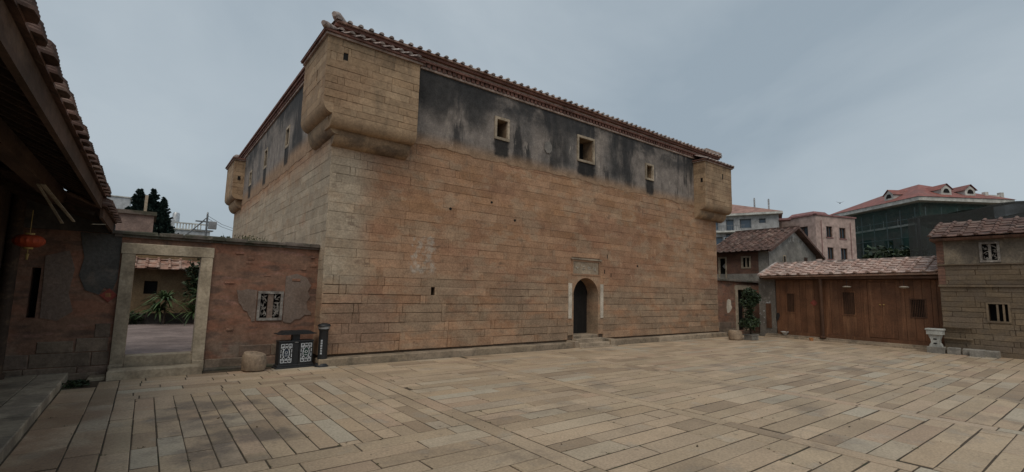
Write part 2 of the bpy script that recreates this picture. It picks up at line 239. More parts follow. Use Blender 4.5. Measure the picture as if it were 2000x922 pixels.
# ------------------------------------------------------------------ mesh helpers
class MB:
    def __init__(s, off=(0, 0, 0)): s.v = []; s.f = []; s.o = Vector(off)
    def add(s, vs, fs):
        n = len(s.v); o = s.o
        s.v += [(p[0]-o[0], p[1]-o[1], p[2]-o[2]) for p in vs]; s.f += [[i+n for i in q] for q in fs]; return s
    def quad(s, a, b, c, d): return s.add([a, b, c, d], [(0, 1, 2, 3)])
    def box(s, x0, x1, y0, y1, z0, z1):
        return s.add([(x0, y0, z0), (x1, y0, z0), (x1, y1, z0), (x0, y1, z0), (x0, y0, z1), (x1, y0, z1), (x1, y1, z1), (x0, y1, z1)],
                     [(3, 2, 1, 0), (4, 5, 6, 7), (0, 1, 5, 4), (1, 2, 6, 5), (2, 3, 7, 6), (3, 0, 4, 7)])
    def bbox(s, x0, x1, y0, y1, z0, z1, b=.01, j=0, jz=None):
        """box with chamfered top and vertical edges, slightly uneven"""
        J = lambda: random.uniform(-j, j)
        jz = j if jz is None else jz; K = lambda: random.uniform(-jz, jz)
        lo = [(x0, y0, z0), (x1, y0, z0), (x1, y1, z0), (x0, y1, z0)]
        md = [(x0+J(), y0+J(), z1-b+K()), (x1+J(), y0+J(), z1-b+K()), (x1+J(), y1+J(), z1-b+K()), (x0+J(), y1+J(), z1-b+K())]
        tp = [(x0+b+J(), y0+b+J(), z1+K()), (x1-b+J(), y0+b+J(), z1+K()), (x1-b+J(), y1-b+J(), z1+K()), (x0+b+J(), y1-b+J(), z1+K())]
        f = [(3, 2, 1, 0), (8, 9, 10, 11)]
        for i in range(4):
            q = (i+1) % 4; f += [(i, q, 4+q, 4+i), (4+i, 4+q, 8+q, 8+i)]
        return s.add(lo+md+tp, f)
    def prism(s, pts, d0, d1, P):
        """outline pts (u,w) extruded from depth d0 to d1 through mapping P(u,w,d)"""
        n = len(pts)
        return s.add([P(u, w_, d0) for u, w_ in pts]+[P(u, w_, d1) for u, w_ in pts], [tuple(range(n))[::-1], tuple(range(n, 2*n))]+[(i, (i+1) % n, n+(i+1) % n, n+i) for i in range(n)])
    def bar(s, a, b, w_, h, upv=(0, 0, 1), w2=None, h2=None):
        a = Vector(a); b = Vector(b); d = (b-a).normalized(); x = d.cross(Vector(upv))
        if x.length < 1e-4: x = d.cross(Vector((1, 0, 0)))
        x.normalize(); y = x.cross(d); vs = []
        for p, ww, hh in ((a, w_, h), (b, w2 or w_, h2 or h)):
            for sx, sy in ((-1, -1), (1, -1), (1, 1), (-1, 1)): vs.append(p+x*sx*ww/2+y*sy*hh/2)
        return s.add(vs, [(3, 2, 1, 0), (4, 5, 6, 7), (0, 1, 5, 4), (1, 2, 6, 5), (2, 3, 7, 6), (3, 0, 4, 7)])
    def tube(s, pts, r, n=8):
        """pts list of points, r radius or list"""
        pts = [Vector(p) for p in pts]; rs = r if isinstance(r, (list, tuple)) else [r]*len(pts)
        vs = []; fs = []
        for i, p in enumerate(pts):
            d = (pts[min(i+1, len(pts)-1)]-pts[max(i-1, 0)]).normalized(); x = d.cross(Vector((0, 0, 1)))
            if x.length < 1e-3: x = Vector((1, 0, 0))
            x.normalize(); y = x.cross(d)
            vs += [p+(x*math.cos(2*math.pi*q/n)+y*math.sin(2*math.pi*q/n))*rs[i] for q in range(n)]
        for i in range(len(pts)-1):
            for q in range(n): fs.append((i*n+q, i*n+(q+1) % n, (i+1)*n+(q+1) % n, (i+1)*n+q))
        fs += [tuple(range(n))[::-1], tuple((len(pts)-1)*n+q for q in range(n))]
        return s.add(vs, fs)
    def lathe(s, prof, c=(0, 0, 0), n=24, ex=1, ey=1):
        vs = []; fs = []
        for r, z in prof: vs += [(c[0]+r*ex*math.cos(2*math.pi*q/n), c[1]+r*ey*math.sin(2*math.pi*q/n), c[2]+z) for q in range(n)]
        for i in range(len(prof)-1):
            for q in range(n): fs.append((i*n+q, i*n+(q+1) % n, (i+1)*n+(q+1) % n, (i+1)*n+q))
        fs += [tuple(range(n))[::-1], tuple((len(prof)-1)*n+q for q in range(n))]
        return s.add(vs, fs)
    def mesh(s, name, m_, smooth=False):
        me = bpy.data.meshes.new(name); me.from_pydata(s.v, [], s.f); me.materials.append(m_)
        if smooth:
            me.polygons.foreach_set('use_smooth', [True]*len(me.polygons)); me.set_sharp_from_angle(angle=R(38))
        return me
    def build(s, name, m_, parent=None, smooth=False, loc=None):
        o = bpy.data.objects.new(name, s.mesh(name, M[m_] if isinstance(m_, str) else m_, smooth)); col.objects.link(o)
        if parent: o.parent = parent
        if loc is not None: o.location = loc
        return o
def tag(o, label=None, cat=None, group=None, kind=None):
    for k_, v_ in (('label', label), ('category', cat), ('group', group), ('kind', kind)):
        if v_: o[k_] = v_
    return o
def thing(name, label, cat, loc=(0, 0, 0), rz=0, group=None):
    o = bpy.data.objects.new(name, None); o.empty_display_size = .2; col.objects.link(o); o.location = loc; o.rotation_euler.z = rz
    return tag(o, label, cat, group)
def inst(name, me, parent, mtx):
    o = bpy.data.objects.new(name, me); col.objects.link(o); o.parent = parent; o.matrix_local = mtx; return o
def single(mb, name, m_, label, cat, base, group=None, smooth=False, rz=0):
    o = mb.build(name, m_, None, smooth); o.location = base; o.rotation_euler.z = rz; return tag(o, label, cat, group)
# wall mappings: u along the wall, w up, d outward
PF = lambda Y: (lambda u, w_, d: (u, Y-d, w_))          # faces -Y
PL = lambda X: (lambda u, w_, d: (X-d, u, w_))          # faces -X
def stone(mb, P, u0, u1, w0, w1, g=.006, bev=.008, d0=-.03, d1=.01, j=.003):
    """one squared block: back, arris, dressed face"""
    J = lambda k_=1: random.uniform(-j, j)*k_
    d1 = d1+random.uniform(-.004, .004)
    g2 = g/2; vs = []
    for i, (dd, ins) in enumerate(((d0, 0), (d1-bev, 0), (d1, bev))):
        for a_, b_ in ((u0+g2+ins, w0+g2+ins), (u1-g2-ins, w0+g2+ins), (u1-g2-ins, w1-g2-ins), (u0+g2+ins, w1-g2-ins)):
            vs.append(P(a_+(J() if i else 0), b_+(J() if i else 0), dd+(J(.6) if i == 2 else 0)))
    f = [(3, 2, 1, 0), (8, 9, 10, 11)]
    for r_ in (0, 4):
        for q in range(4): f.append((r_+q, r_+(q+1) % 4, r_+4+(q+1) % 4, r_+4+q))
    return mb.add(vs, f)
def cut(rects, holes):
    """subtract holes from rectangles"""
    for h in holes:
        out = []
        for (a0, a1, b0, b1) in rects:
            if a1 <= h[0] or a0 >= h[1] or b1 <= h[2] or b0 >= h[3]: out.append((a0, a1, b0, b1)); continue
            if a0 < h[0]: out.append((a0, h[0], b0, b1))
            if a1 > h[1]: out.append((h[1], a1, b0, b1))
            m0, m1 = max(a0, h[0]), min(a1, h[1])
            if b0 < h[2]: out.append((m0, m1, b0, h[2]))
            if b1 > h[3]: out.append((m0, m1, h[3], b1))
        rects = out
    return [r_ for r_ in rects if r_[1]-r_[0] > .025 and r_[3]-r_[2] > .025]
def courses(w0, w1, h, jit=.12):
    n = max(1, round((w1-w0)/h)); hs = [1+random.uniform(-jit, jit) for _ in range(n)]; t = sum(hs); z = w0; out = []
    for q in hs: out.append((z, z+q/t*(w1-w0))); z = out[-1][1]
    return out
def ashlar(u0, u1, w0, w1, h, lmin, lmax, head=.3, holes=()):
    """courses of stretchers with narrow headers between"""
    out = []
    for (a0, a1) in courses(w0, w1, h):
        u = u0-random.uniform(0, lmax*.6); k_ = 0
        while u < u1:
            l = random.uniform(lmin, lmax) if (k_ % 2 == 0 or random.random() > (head+.35 if a1 < 1.7 else head)) else random.uniform(.10, .16)
            e_ = min(u+l, u1); s_ = max(u, u0)
            if u1-e_ < .09: e_ = u1
            if e_-s_ > .05: out += cut([(s_, e_, a0, a1)], holes)
            u = e_ if e_ < u1 else u1; k_ += 1
    return out
def holed(mb, P, u0, u1, w0, w1, holes, d=0, rev=.3):
    """wall face with rectangular openings and their reveals"""
    us = sorted({u0, u1, *[h[0] for h in holes], *[h[1] for h in holes]}); ws = sorted({w0, w1, *[h[2] for h in holes], *[h[3] for h in holes]})
    for i in range(len(us)-1):
        for q in range(len(ws)-1):
            cu, cw = (us[i]+us[i+1])/2, (ws[q]+ws[q+1])/2
            if any(h[0] < cu < h[1] and h[2] < cw < h[3] for h in holes): continue
            mb.quad(P(us[i], ws[q], d), P(us[i+1], ws[q], d), P(us[i+1], ws[q+1], d), P(us[i], ws[q+1], d))
    for h in holes:
        a0, a1, b0, b1 = h[:4]
        for (p, q) in (((a0, b0), (a1, b0)), ((a1, b0), (a1, b1)), ((a1, b1), (a0, b1)), ((a0, b1), (a0, b0))):
            mb.quad(P(*p, d), P(*q, d), P(*q, d-rev), P(*p, d-rev))
    return mb
def frame_bars(mb, P, a0, a1, b0, b1, t, d0, d1):
    for r_ in ((a0, a1, b1-t, b1), (a0, a1, b0, b0+t), (a0, a0+t, b0+t, b1-t), (a1-t, a1, b0+t, b1-t)):
        mb.prism([(r_[0], r_[2]), (r_[1], r_[2]), (r_[1], r_[3]), (r_[0], r_[3])], d0, d1, P)
    return mb
def pbox(mb, P, a0, a1, b0, b1, d0, d1): return mb.prism([(a0, b0), (a1, b0), (a1, b1), (a0, b1)], d0, d1, P)
def vis_size(p, area): return area/(p[0]**2+p[1]**2+(p[2]-1.6)**2)
def tile_mesh(wu, wv, th, m_, rise=.012, n=4):
    """pan tile: shallow trough, v up-slope, thick lower edge"""
    b = MB(); vs = []
    for v_ in (0, wv):
        for i in range(n+1):
            t = i/n*2-1; vs.append((t*wu/2, v_, rise*t*t+(th if v_ == 0 else 0)))
        for i in range(n+1):
            t = i/n*2-1; vs.append((t*wu/2, v_, rise*t*t-th*.6+(th if v_ == 0 else 0)))
    k_ = n+1; f = []
    for i in range(n):
        f += [(i, i+1, 2*k_+i+1, 2*k_+i), (k_+i+1, k_+i, 3*k_+i, 3*k_+i+1), (i+1, i, k_+i, k_+i+1)]
    b.add(vs, f); return b.mesh('roof_tile', M[m_], True)
def barrel_mesh(r, l, m_, lift=.02, n=6, name='barrel_tile'):
    b = MB(); vs = []; f = []
    for v_, dz, rr in ((0, lift, r*1.08), (l, 0, r*.94)):
        for i in range(n+1):
            t = math.pi*i/n; vs.append((rr*math.cos(t), v_, dz+rr*.85*math.sin(t)))
    for i in range(n): f.append((i, i+1, n+1+i+1, n+1+i))
    f.append(tuple(range(n+1))[::-1]); b.add(vs, f); return b.mesh(name, M[m_], True)
def tiled_slope(parent, org, udir, vdir, nu, nv, wu, wv, mt_, rb=.045, off=(0, 0, 0), th=.018, jit=.5, stuff=False):
    """rows of pan tiles with barrel tiles over the joints; every tile a part"""
    u = Vector(udir).normalized(); v = Vector(vdir).normalized(); n = u.cross(v); org = Vector(org)-Vector(off)
    pm = tile_mesh(wu*.98, wv*1.18, th, mt_); bm_ = barrel_mesh(rb, wv*1.12, mt_)
    for i in range(nu+1):
        for q in range(nv):
            for kind in (0, 1):
                if kind == 0 and i == nu: continue
                p = org+u*(wu*(i+(.5 if kind == 0 else 0)))+v*(wv*q)+n*(.0 if kind == 0 else .022)
                ja = random.uniform(-1, 1)*.02*jit; jn = random.uniform(-1, 1)*.01*jit
                mm = Matrix((u, v, n)).transposed() @ Matrix.Rotation(ja, 3, 'Z') @ Matrix.Rotation(random.uniform(-.5, 1)*.03*jit, 3, 'X')
                mm = mm.to_4x4(); mm.translation = p+n*jn+v*random.uniform(-.02, .02)*jit
                inst('roof_tile' if kind == 0 else 'barrel_tile', pm if kind == 0 else bm_, parent, mm)
def leaves(mb, c, rad, n, size, flat=1.0, elong=1.8):
    c = Vector(c)
    for _ in range(n):
        d = Vector((random.gauss(0, 1), random.gauss(0, 1), random.gauss(0, 1))).normalized()*(random.random()**.45)
        p = c+Vector((d.x*rad[0], d.y*rad[1], d.z*rad[2]))
        ax = Vector((random.gauss(0, 1), random.gauss(0, 1), random.gauss(0, .6)-.25)).normalized(); b_ = ax.cross(Vector((random.gauss(0, 1), random.gauss(0, 1), random.gauss(0, 1)))).normalized()
        s_ = size*random.uniform(.6, 1.3); nn = ax.cross(b_)*s_*.15
        mb.add([p, p+ax*s_*elong*.5+b_*s_*.5+nn, p+ax*s_*elong, p+ax*s_*elong*.5-b_*s_*.5+nn], [(0, 1, 2, 3)])
    return mb

# ================================================================== SETTING
g = MB(); g.quad((-600, -600, -.06), (900, -600, -.06), (900, 900, -.06), (-600, 900, -.06))
tag(g.build('ground', 'ground'), kind='structure')
# paved court: earth bed with single slabs let into it
bed = MB(); bed.quad((-.9, -3, -.001), (20.35, -3, -.001), (20.35, 10.72, -.001), (-.9, 10.72, -.001))
court = tag(bed.build('courtyard_paving', 'earth'), kind='structure')
slabs = []                                # (x0,x1,y0,y1)
def runX(x0, x1, y0, y1, lmin, lmax, wrow):
    for (b0, b1) in courses(y0, y1, wrow, .16):
        x = x0-random.uniform(0, lmax*.7)
        while x < x1:
            e_ = x+random.uniform(lmin, lmax); s_ = max(x, x0); t_ = min(e_, x1)
            if x1-t_ < .16: t_ = x1; e_ = x1
            if t_-s_ > .1: slabs.append((s_, t_, b0, b1))
            x = e_
def runY(x0, x1, y0, y1, lmin, lmax, wcol):
    for (a0, a1) in courses(x0, x1, wcol, .06):
        y = y0-random.uniform(0, lmax*.7)
        while y < y1:
            e_ = y+random.uniform(lmin, lmax); s_ = max(y, y0); t_ = min(e_, y1)
            if y1-t_ < .16: t_ = y1; e_ = y1
            if t_-s_ > .1: slabs.append((a0, a1, s_, t_))
            y = e_
strips = [3.21, 5.86, 8.62, 11.3, 14.0, 16.7]
for s_ in strips: runY(s_, s_+.25, -3, 9.99, .7, 1.5, .25)
edges = [(strips[i]+.25, strips[i+1]) for i in range(5)]+[(16.95, 20.3)]
for (x0, x1) in edges: runX(x0, x1, -3, 9.99, .65, 1.45, .265)
runX(-.2, 3.21, 8.5, 10.28, .5, 1.1, .255)          # rows along the gate wall
runX(-.2, 3.21, 4.74, 5.0, .7, 1.3, .26)            # border
runY(-.2, 3.21, 5.0, 8.5, .38, 1.05, .2145)         # field laid the other way
runX(-.2, 3.21, -3, 4.74, .7, 1.5, .262)
runY(-.46, -.2, -3, 10.2, .7, 1.6, .26)
runY(-.86, -.46, -3, 9.75, .5, 1.0, .40)
slabs.sort(key=lambda q: -vis_size(((q[0]+q[1])/2, max(1.0, (q[2]+q[3])/2), 0), (q[1]-q[0])*(q[3]-q[2])*1.6/math.hypot(q[0], max(1.0, q[2]))) if q[3] > .8 and (q[0]+q[1])/2 < 1.9*(q[3]+3) else 0)
rest = MB()
for i, (x0, x1, y0, y1) in enumerate(slabs):
    ga_, gb_ = (random.uniform(.012, .020) if x0 < 3.2 else random.uniform(.008, .015)), (random.uniform(.009, .015) if x0 < 3.2 else random.uniform(.013, .022))
    gp, gq = (ga_, gb_) if x1-x0 > y1-y0 else (gb_, ga_)
    zt = random.uniform(.0015, .0045)
    b_ = MB() if i < 300 else rest
    sk = random.uniform(-.004, .004)
    b_.bbox(x0+gp/2, x1-gp/2, y0+gq/2+sk, y1-gq/2+sk, -.05, zt, .004, .004, .0007)
    if i < 300: b_.build('paving_slab', 'slab', court)
tag(rest.build('distant_paving_slab', 'slab', court), kind='stuff')
# terrace on the left
tb = MB(); tb.box(-6, -.9, -3, 10.6, -.05, .10)
terr = tag(tb.build('terrace', 'earth'), kind='structure')
y = -3
while y < 10.6:
    l = random.uniform(1.3, 2.3); e_ = min(10.62, y+l)
    MB().bbox(-1.22, -.87, y+.004, e_-.004, -.05, .125, .012, .004).build('edge_stone', 'terrace', terr)
    y = e_
for (x0, x1) in ((-1.62, -1.23), (-2.05, -1.63)):
    y = -3
    while y < 10.6:
        e_ = min(10.62, y+random.uniform(1.0, 1.8)); MB().bbox(x0, x1, y+.004, e_-.004, 0, .122, .008, .003).build('terrace_slab', 'terrace', terr); y = e_
yd = MB(); yd.box(-8, 2.9, 10.95, 27, -.05, .30); tag(yd.build('yard_floor', 'yard'), kind='structure')

# ================================================================== STONE TOWER
T0 = (10.7, 17.5, 0)
tower = thing('stone_tower', 'large fortress tower of tan granite blocks with a black-stained plaster band and arched door', 'tower', T0)
Y0, XL, XR, YB = 10.3, 2.92, 18.45, 24.8
F = PF(Y0); Lf = PL(XL)
fwins = [(7.17, 7.67, 5.72, 6.36), (10.34, 11.13, 5.70, 6.55), (13.77, 14.24, 5.67, 6.27)]
slits = [(5.455, 5.555, 1.46, 1.65), (15.95, 16.03, 1.34, 1.53)]
door = (10.24, 11.34, .20, 2.06)
fr = .07
core = MB(T0)
holed(core, F, XL, XR, -.05, 7.05, slits+[(h[0]+fr, h[1]-fr, h[2]+fr, h[3]-fr) for h in fwins]+[door], -.022, .45)
core.quad((XR, Y0+.022, -.05), (XR, YB, -.05), (XR, YB, 7.05), (XR, Y0+.022, 7.05))
core.quad((XL, YB, -.05), (XR, YB, -.05), (XR, YB, 7.05), (XL, YB, 7.05))
fwall = core.build('front_wall', 'joint', tower)
# dark chambers behind the openings
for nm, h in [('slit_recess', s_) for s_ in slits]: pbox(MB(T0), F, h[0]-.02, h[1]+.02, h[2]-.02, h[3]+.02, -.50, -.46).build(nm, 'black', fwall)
# blocks of the front
reserve = [(10.02, 11.56, 0, 2.14), (10.17, 11.41, 2.0, 2.68)]
blk = ashlar(XL, XR, .20, 5.22, .197, .75, 1.5, .55, reserve+slits)
for (w0, w1) in courses(.33, 2.14, .30): blk += cut([(10.02, 10.24, w0, w1), (11.34, 11.56, w0, w1)], [(10.17, 11.41, 1.51, 3)])
blk.sort(key=lambda q: -vis_size(((q[0]+q[1])/2, Y0, (q[2]+q[3])/2), (q[1]-q[0])*(q[3]-q[2])*Y0/math.hypot((q[0]+q[1])/2, Y0)))
rest = MB(T0)
for i, (u0, u1, w0, w1) in enumerate(blk):
    b_ = MB(T0) if i < 300 else rest
    low = w1 < 1.9
    gp = random.choice((.002, .004, .007, .012)) if low else random.choice((.001, .002, .002, .004, .008))
    stone(b_, F, u0, u1, w0, w1, gp, .008 if low else .003, -.03, random.uniform(-.002, .018) if low else random.uniform(.003, .006), .004 if low else .0012)
    if i < 300: b_.build('stone_block', 'stone', fwall)
tag(rest.build('small_stone_block', 'stone', fwall), kind='stuff')
# side wall (seen over the gate wall)
sw = MB(T0); swins = [(14.5, 15.0, 5.62, 6.25), (17.7, 18.25, 5.62, 6.32), (20.65, 21.2, 5.5, 6.1)]
holed(sw, Lf, Y0+.022, YB, -.05, 7.05, [(h[0]+fr, h[1]-fr, h[2]+fr, h[3]-fr) for h in swins], -.022, .4)
swall = sw.build('side_wall', 'joint', tower)
rest = MB(T0)
sblk = ashlar(Y0-.005, YB, .20, 4.95, .197, .75, 1.5, .5)
sblk.sort(key=lambda q: -(vis_size((XL, (q[0]+q[1])/2, q[2]), (q[1]-q[0])*(q[3]-q[2])) if q[2] > 2.3 else 0))
for i, q in enumerate(sblk):
    b_ = MB(T0) if i < 60 else rest
    stone(b_, Lf, *q, random.choice((.001, .002, .004)), .003, -.03, random.uniform(.003, .006), .0012)
    if i < 60: b_.build('stone_block', 'stone', swall)
tag(rest.build('small_stone_block', 'stone', swall), kind='stuff')
# blackened plaster bands with ragged lower edges
def plaster(P, u0, u1, zb, zt, holes, name, d=.0125):
    us = set([u0, u1]); u = u0
    while u < u1: us.add(round(u, 3)); u += .11
    for h in holes: us |= {h[0], h[1]}
    us = sorted(x for x in us if u0 <= x <= u1); ph = random.uniform(0, 9)
    zf = lambda u: zb+.015*math.sin(u*1.3+ph)+.015*math.sin(u*4.1+ph*2)+.012*math.sin(u*11+ph)+random.uniform(-.015, .015)
    zz = {u: zf(u) for u in us}; b_ = MB(T0)
    for a_, c_ in zip(us[:-1], us[1:]):
        mid = (a_+c_)/2; hh = [h for h in holes if h[0] < mid < h[1]]
        segs = [(zz[a_], zz[c_], zt, zt)] if not hh else [(zz[a_], zz[c_], hh[0][2], hh[0][2]), (hh[0][3], hh[0][3], zt, zt)]
        for (p, q, r_, s_) in segs: b_.quad(P(a_, p, d), P(c_, q, d), P(c_, s_, d), P(a_, r_, d))
        b_.quad(P(a_, zz[a_], d), P(c_, zz[c_], d), P(c_, zz[c_], -.01), P(a_, zz[a_], -.01))
    return b_.build(name, 'lime', tower)
plaster(F, XL, XR, 5.10, 7.03, fwins, 'plaster_band')
plaster(Lf, Y0, YB, 4.90, 7.03, swins, 'plaster_band')
for P, ws in ((F, fwins), (Lf, swins)):
    for h in ws:
        wo_ = frame_bars(MB(T0), P, *h, fr, -.05, .045 if P is F else .022).build('window', 'frame_pale', tower)
        i_ = (h[0]+fr, h[1]-fr, h[2]+fr, h[3]-fr)
        b_ = MB(T0); a0, a1, b0, b1 = i_
        for (p, q) in (((a0, b0), (a1, b0)), ((a1, b0), (a1, b1)), ((a1, b1), (a0, b1)), ((a0, b1), (a0, b0))):
            k_ = .004; cx, cy = (a0+a1)/2, (b0+b1)/2
            sh = lambda t: (t[0]+(k_ if t[0] < cx else -k_), t[1]+(k_ if t[1] < cy else -k_))
            b_.quad(P(*sh(p), -.02), P(*sh(q), -.02), P(*sh(q), -.42), P(*sh(p), -.42))
        b_.build('reveal', 'reveal', wo_)
        pbox(MB(T0), P, a0, a1, b0, b1, -.46, -.42 if P is F else -.03).build('unlit_inside_panel', 'black', wo_)  # black panel paints the unlit inside of the window opening
# medallion
MB(T0).prism([(9.12+.16*math.cos(R(22.5+45*i)), 5.87+.19*math.sin(R(22.5+45*i))) for i in range(8)], .0, .04, F).build('medallion', mat('grey_medallion', [(.22, .20, .18)]), tower)
# cornice
def cornice(P, u0, u1, nm):
    c_ = pbox(MB(T0), P, u0-.05, u1+.05, 7.00, 7.055, -.05, .06).build('cornice_band', 'trim_white', tower)
    b_ = MB(T0); u = u0-.05
    while u < u1: pbox(b_, P, u, u+.085, 7.058, 7.15, -.05, .085); u += .145
    tag(b_.build('dentil_course', 'trim_red', tower), kind='stuff')
    pbox(MB(T0), P, u0-.03, u1+.03, 7.06, 7.148, -.05, .03).build('cornice_band', 'trim_white', tower)
    pbox(MB(T0), P, u0-.11, u1+.11, 7.152, 7.20, -.05, .12).build('cornice_band', 'trim_red', tower)
    pbox(MB(T0), P, u0-.08, u1+.08, 7.203, 7.265, -.05, .09).build('cornice_band', 'trim_white', tower)
    pbox(MB(T0), P, u0-(.15 if nm == 'f' else -1.2), u1+.15, 7.268, 7.33, -.05, .17 if nm == 'f' else .14).build('cornice_band', 'trim_red', tower)
cornice(F, XL, XR, 'f'); cornice(Lf, Y0+.2, YB, 's')
rf = MB(T0); o_, i_ = .22, 4.2
A_ = [(XL-.12, Y0-o_), (XR+o_, Y0-o_), (XR+o_, YB+o_), (XL-.12, YB+o_)]; B_ = [(XL+i_, Y0+i_), (XR-i_, Y0+i_), (XR-i_, YB-i_), (XL+i_, YB-i_)]
rf.add([(*p, 7.34) for p in A_]+[(*p, 7.385) for p in A_]+[(*p, 7.95) for p in B_], [(3, 2, 1, 0), (8, 9, 10, 11)]+[(q, (q+1) % 4, 4+(q+1) % 4, 4+q) for q in range(4)]+[(4+q, 4+(q+1) % 4, 8+(q+1) % 4, 8+q) for q in range(4)])
roof = rf.build('roof', 'tile_red', tower)
tm = barrel_mesh(.054, .75, 'tile_pale', .0, 7, 'eave_tile')
def tm_at(p, udir, vdir):
    u = Vector(udir).normalized(); v = Vector(vdir).normalized(); n = u.cross(v); mm = Matrix((u, v, n)).transposed().to_4x4(); mm.translation = Vector(p)-Vector(T0); return mm
sl = .13
nt_ = 66
for i in range(nt_): inst('eave_tile', tm, roof, tm_at((XL-.1+(XR-XL+.2)*i/(nt_-1), Y0-.26+random.uniform(-.015, .015), 7.385), (1, 0, 0), (0, 1, sl)))
def ridge_end(x, y, z, ang, s_=1.0, parent=roof):
    """rounded upturned ridge end at a roof corner"""
    b_ = MB(); d = Vector((math.cos(ang), math.sin(ang), 0))
    b_.tube([Vector((0, 0, .05))-d*.12*s_, Vector((0, 0, .07)), d*.25*s_+Vector((0, 0, .04)), d*.7*s_+Vector((0, 0, .05)), d*1.5*s_+Vector((0, 0, .10))], [.055*s_, .10*s_, .105*s_, .10*s_, .09*s_], 10)
    return inst('ridge_end', b_.mesh('ridge_end', M['tile_pale'], True), parent, Matrix.Translation(Vector((x, y, z))-Vector(T0)))
ridge_end(XL-.12, Y0-.12, 7.44, R(45)); ridge_end(XR+.12, Y0-.12, 7.44, R(135)); ridge_end(XL-.12, YB+.1, 7.44, R(-45))
MB(T0).box(XR-.75, XR+.22, Y0-.12, Y0+.5, 7.45, 7.60).build('ridge_block', 'trim_white', roof)
# corner turrets
def roll(mb, P, u0, u1, dt, db, zt, zb, n=7):
    """quarter-round corbel: from depth dt at zt curving under to depth db at zb"""
    pr = [(-.02, zt)]+[(db+(dt-db)*math.cos(t*math.pi/2/n), zt-(zt-zb)*math.sin(t*math.pi/2/n)) for t in range(n+1)]+[(-.02, zb)]
    k_ = len(pr)
    mb.add([P(u0, z, d) for d, z in pr]+[P(u1, z, d) for d, z in pr], [tuple(range(k_)), tuple(range(k_, 2*k_))[::-1]]+[(i, (i+1) % k_, k_+(i+1) % k_, k_+i) for i in range(k_)])
    return mb
def turret(x0, x1, y0, y1, blocks, label, right=False, sd=0):
    """x0..x1,y0..y1 = outer faces; sd = side-wall x that the side corbels rest on (0: none)"""
    zt, zb = 6.82, 5.20; zs = 5.40 if sd else zb
    t = MB(T0); t.box(x0+.02, x1-.02, y0+.02, y1, zs, zt); t.box(max(x0+.02, sd-.16 if sd else 0), x1-.02, y0+.02, y1, zb-.05, zs-.001)
    tu = t.build('corner_turret', 'joint', tower); tu['label'] = label
    Pf = PF(y0+.02); Px = PL(x0+.02)
    holes = [(x0+.34, x0+.44, 6.38, 6.54)] if not right else [(x0+1.28, x0+1.37, 6.3, 6.52)]
    cn = [(x0-.1, x0+.205, zb-.1, zs)] if sd else []
    hs = [(y0+.62, y0+.70, 6.05, 6.28)] if not right else [(y0+.1, y0+.2, 6.0, 6.16)]
    for q in ashlar(x0, x1, zb, zt, .168, .45, 1.0, .55, (holes if blocks else [])+cn):
        stone(MB(T0), Pf, *q, random.choice((.002, .004, .008)), .004, -.015, .02+random.uniform(0, .004), .0015).build('turret_block', 'turret', tu)
    for q in ashlar(y0+.022, y1, zs, zt, .168, .45, 1.0, .4, hs if blocks else []):
        stone(MB(T0), Px, *q, random.choice((.001, .002, .004)), .003, -.015, .02+random.uniform(0, .003), .0015).build('turret_block', 'turret', tu)
    if blocks:
        for P, h in ((Pf, holes[0]), (Px, hs[0])): pbox(MB(T0), P, h[0], h[1], h[2], h[3], -.012, .004).build('loophole', 'black', tu)
    def run(P, u0, u1, dt, db, za, zc, lo=.5, hi=.95):
        u = u0
        while u < u1-.01:
            e_ = min(u1, u+random.uniform(lo, hi)); e_ = u1 if u1-e_ < .25 else e_
            roll(MB(T0), P, u+.001, e_-.001, dt, db, za, zc).build('corbel_stone', 'turret', tu, True); u = e_
    fd = Y0-y0
    if y0 < 12: run(PF(Y0), x0+(.19 if sd else 0), x1, fd, fd*.64, zb, 4.93)
    if y0 < 12: run(PF(Y0), x0+(.34 if sd else .0), x1-.05, fd*.52, 0, 4.928, 4.62, .7, 1.2)
    if sd:
        dx = sd-x0
        run(PL(sd), y0, y1, dx, dx-.20, zs, zb-.02, 1.7, 2.4)
        run(PL(sd), y0+.22, y1, dx-.17, .0, zb-.022, 4.82, 1.7, 2.4)
    return tu
def turret_roof(tu, x0, x1, y0, y1, dirs):
    zt = 6.82
    MB(T0).box(x0-.05, x1+.05, y0-.05, y1+.02, zt+.002, zt+.05).build('cornice_band', 'trim_white', tu)
    MB(T0).box(x0-.09, x1+.09, y0-.09, y1+.04, zt+.052, zt+.10).build('cornice_band', 'trim_red', tu)
tu = turret(2.55, 4.66, 9.80, 11.62, True, 'tan block corner turret on the near left corner', False, XL)
turret_roof(tu, 2.55, 4.66, 9.8, 11.62, 0)
b_ = MB(T0); b_.add([(2.45, 9.70, 6.925), (4.76, 9.70, 6.925), (4.76, 10.28, 7.14), (2.92, 10.28, 7.14), (2.45, 11.72, 6.925), (2.92, 11.72, 7.10)], [(0, 1, 2, 3), (0, 3, 5, 4)])
rl = b_.build('turret_roof', 'tile_red', tu)
tb_ = barrel_mesh(.055, .6, 'tile_pale', 0, 7, 'eave_tile')
def lean(u, v, p):
    u = Vector(u).normalized(); v = Vector(v).normalized(); n = u.cross(v); mm = Matrix((u, v, n)).transposed().to_4x4(); mm.translation = Vector(p)-Vector(T0); return mm
for i in range(9): inst('eave_tile', tb_, rl, lean((1, 0, 0), (0, 1, .4), (2.78+i*.222, 9.66, 6.945)))
b_ = MB(); b_.tube([(-.1, -.1, .04), (0, 0, .05), (.3, .3, .14), (.55, .55, .26)], [.05, .085, .085, .08], 10)
inst('ridge_end', b_.mesh('ridge_end', M['tile_pale'], True), rl, Matrix.Translation(Vector((2.50, 9.76, 6.93))-Vector(T0)))
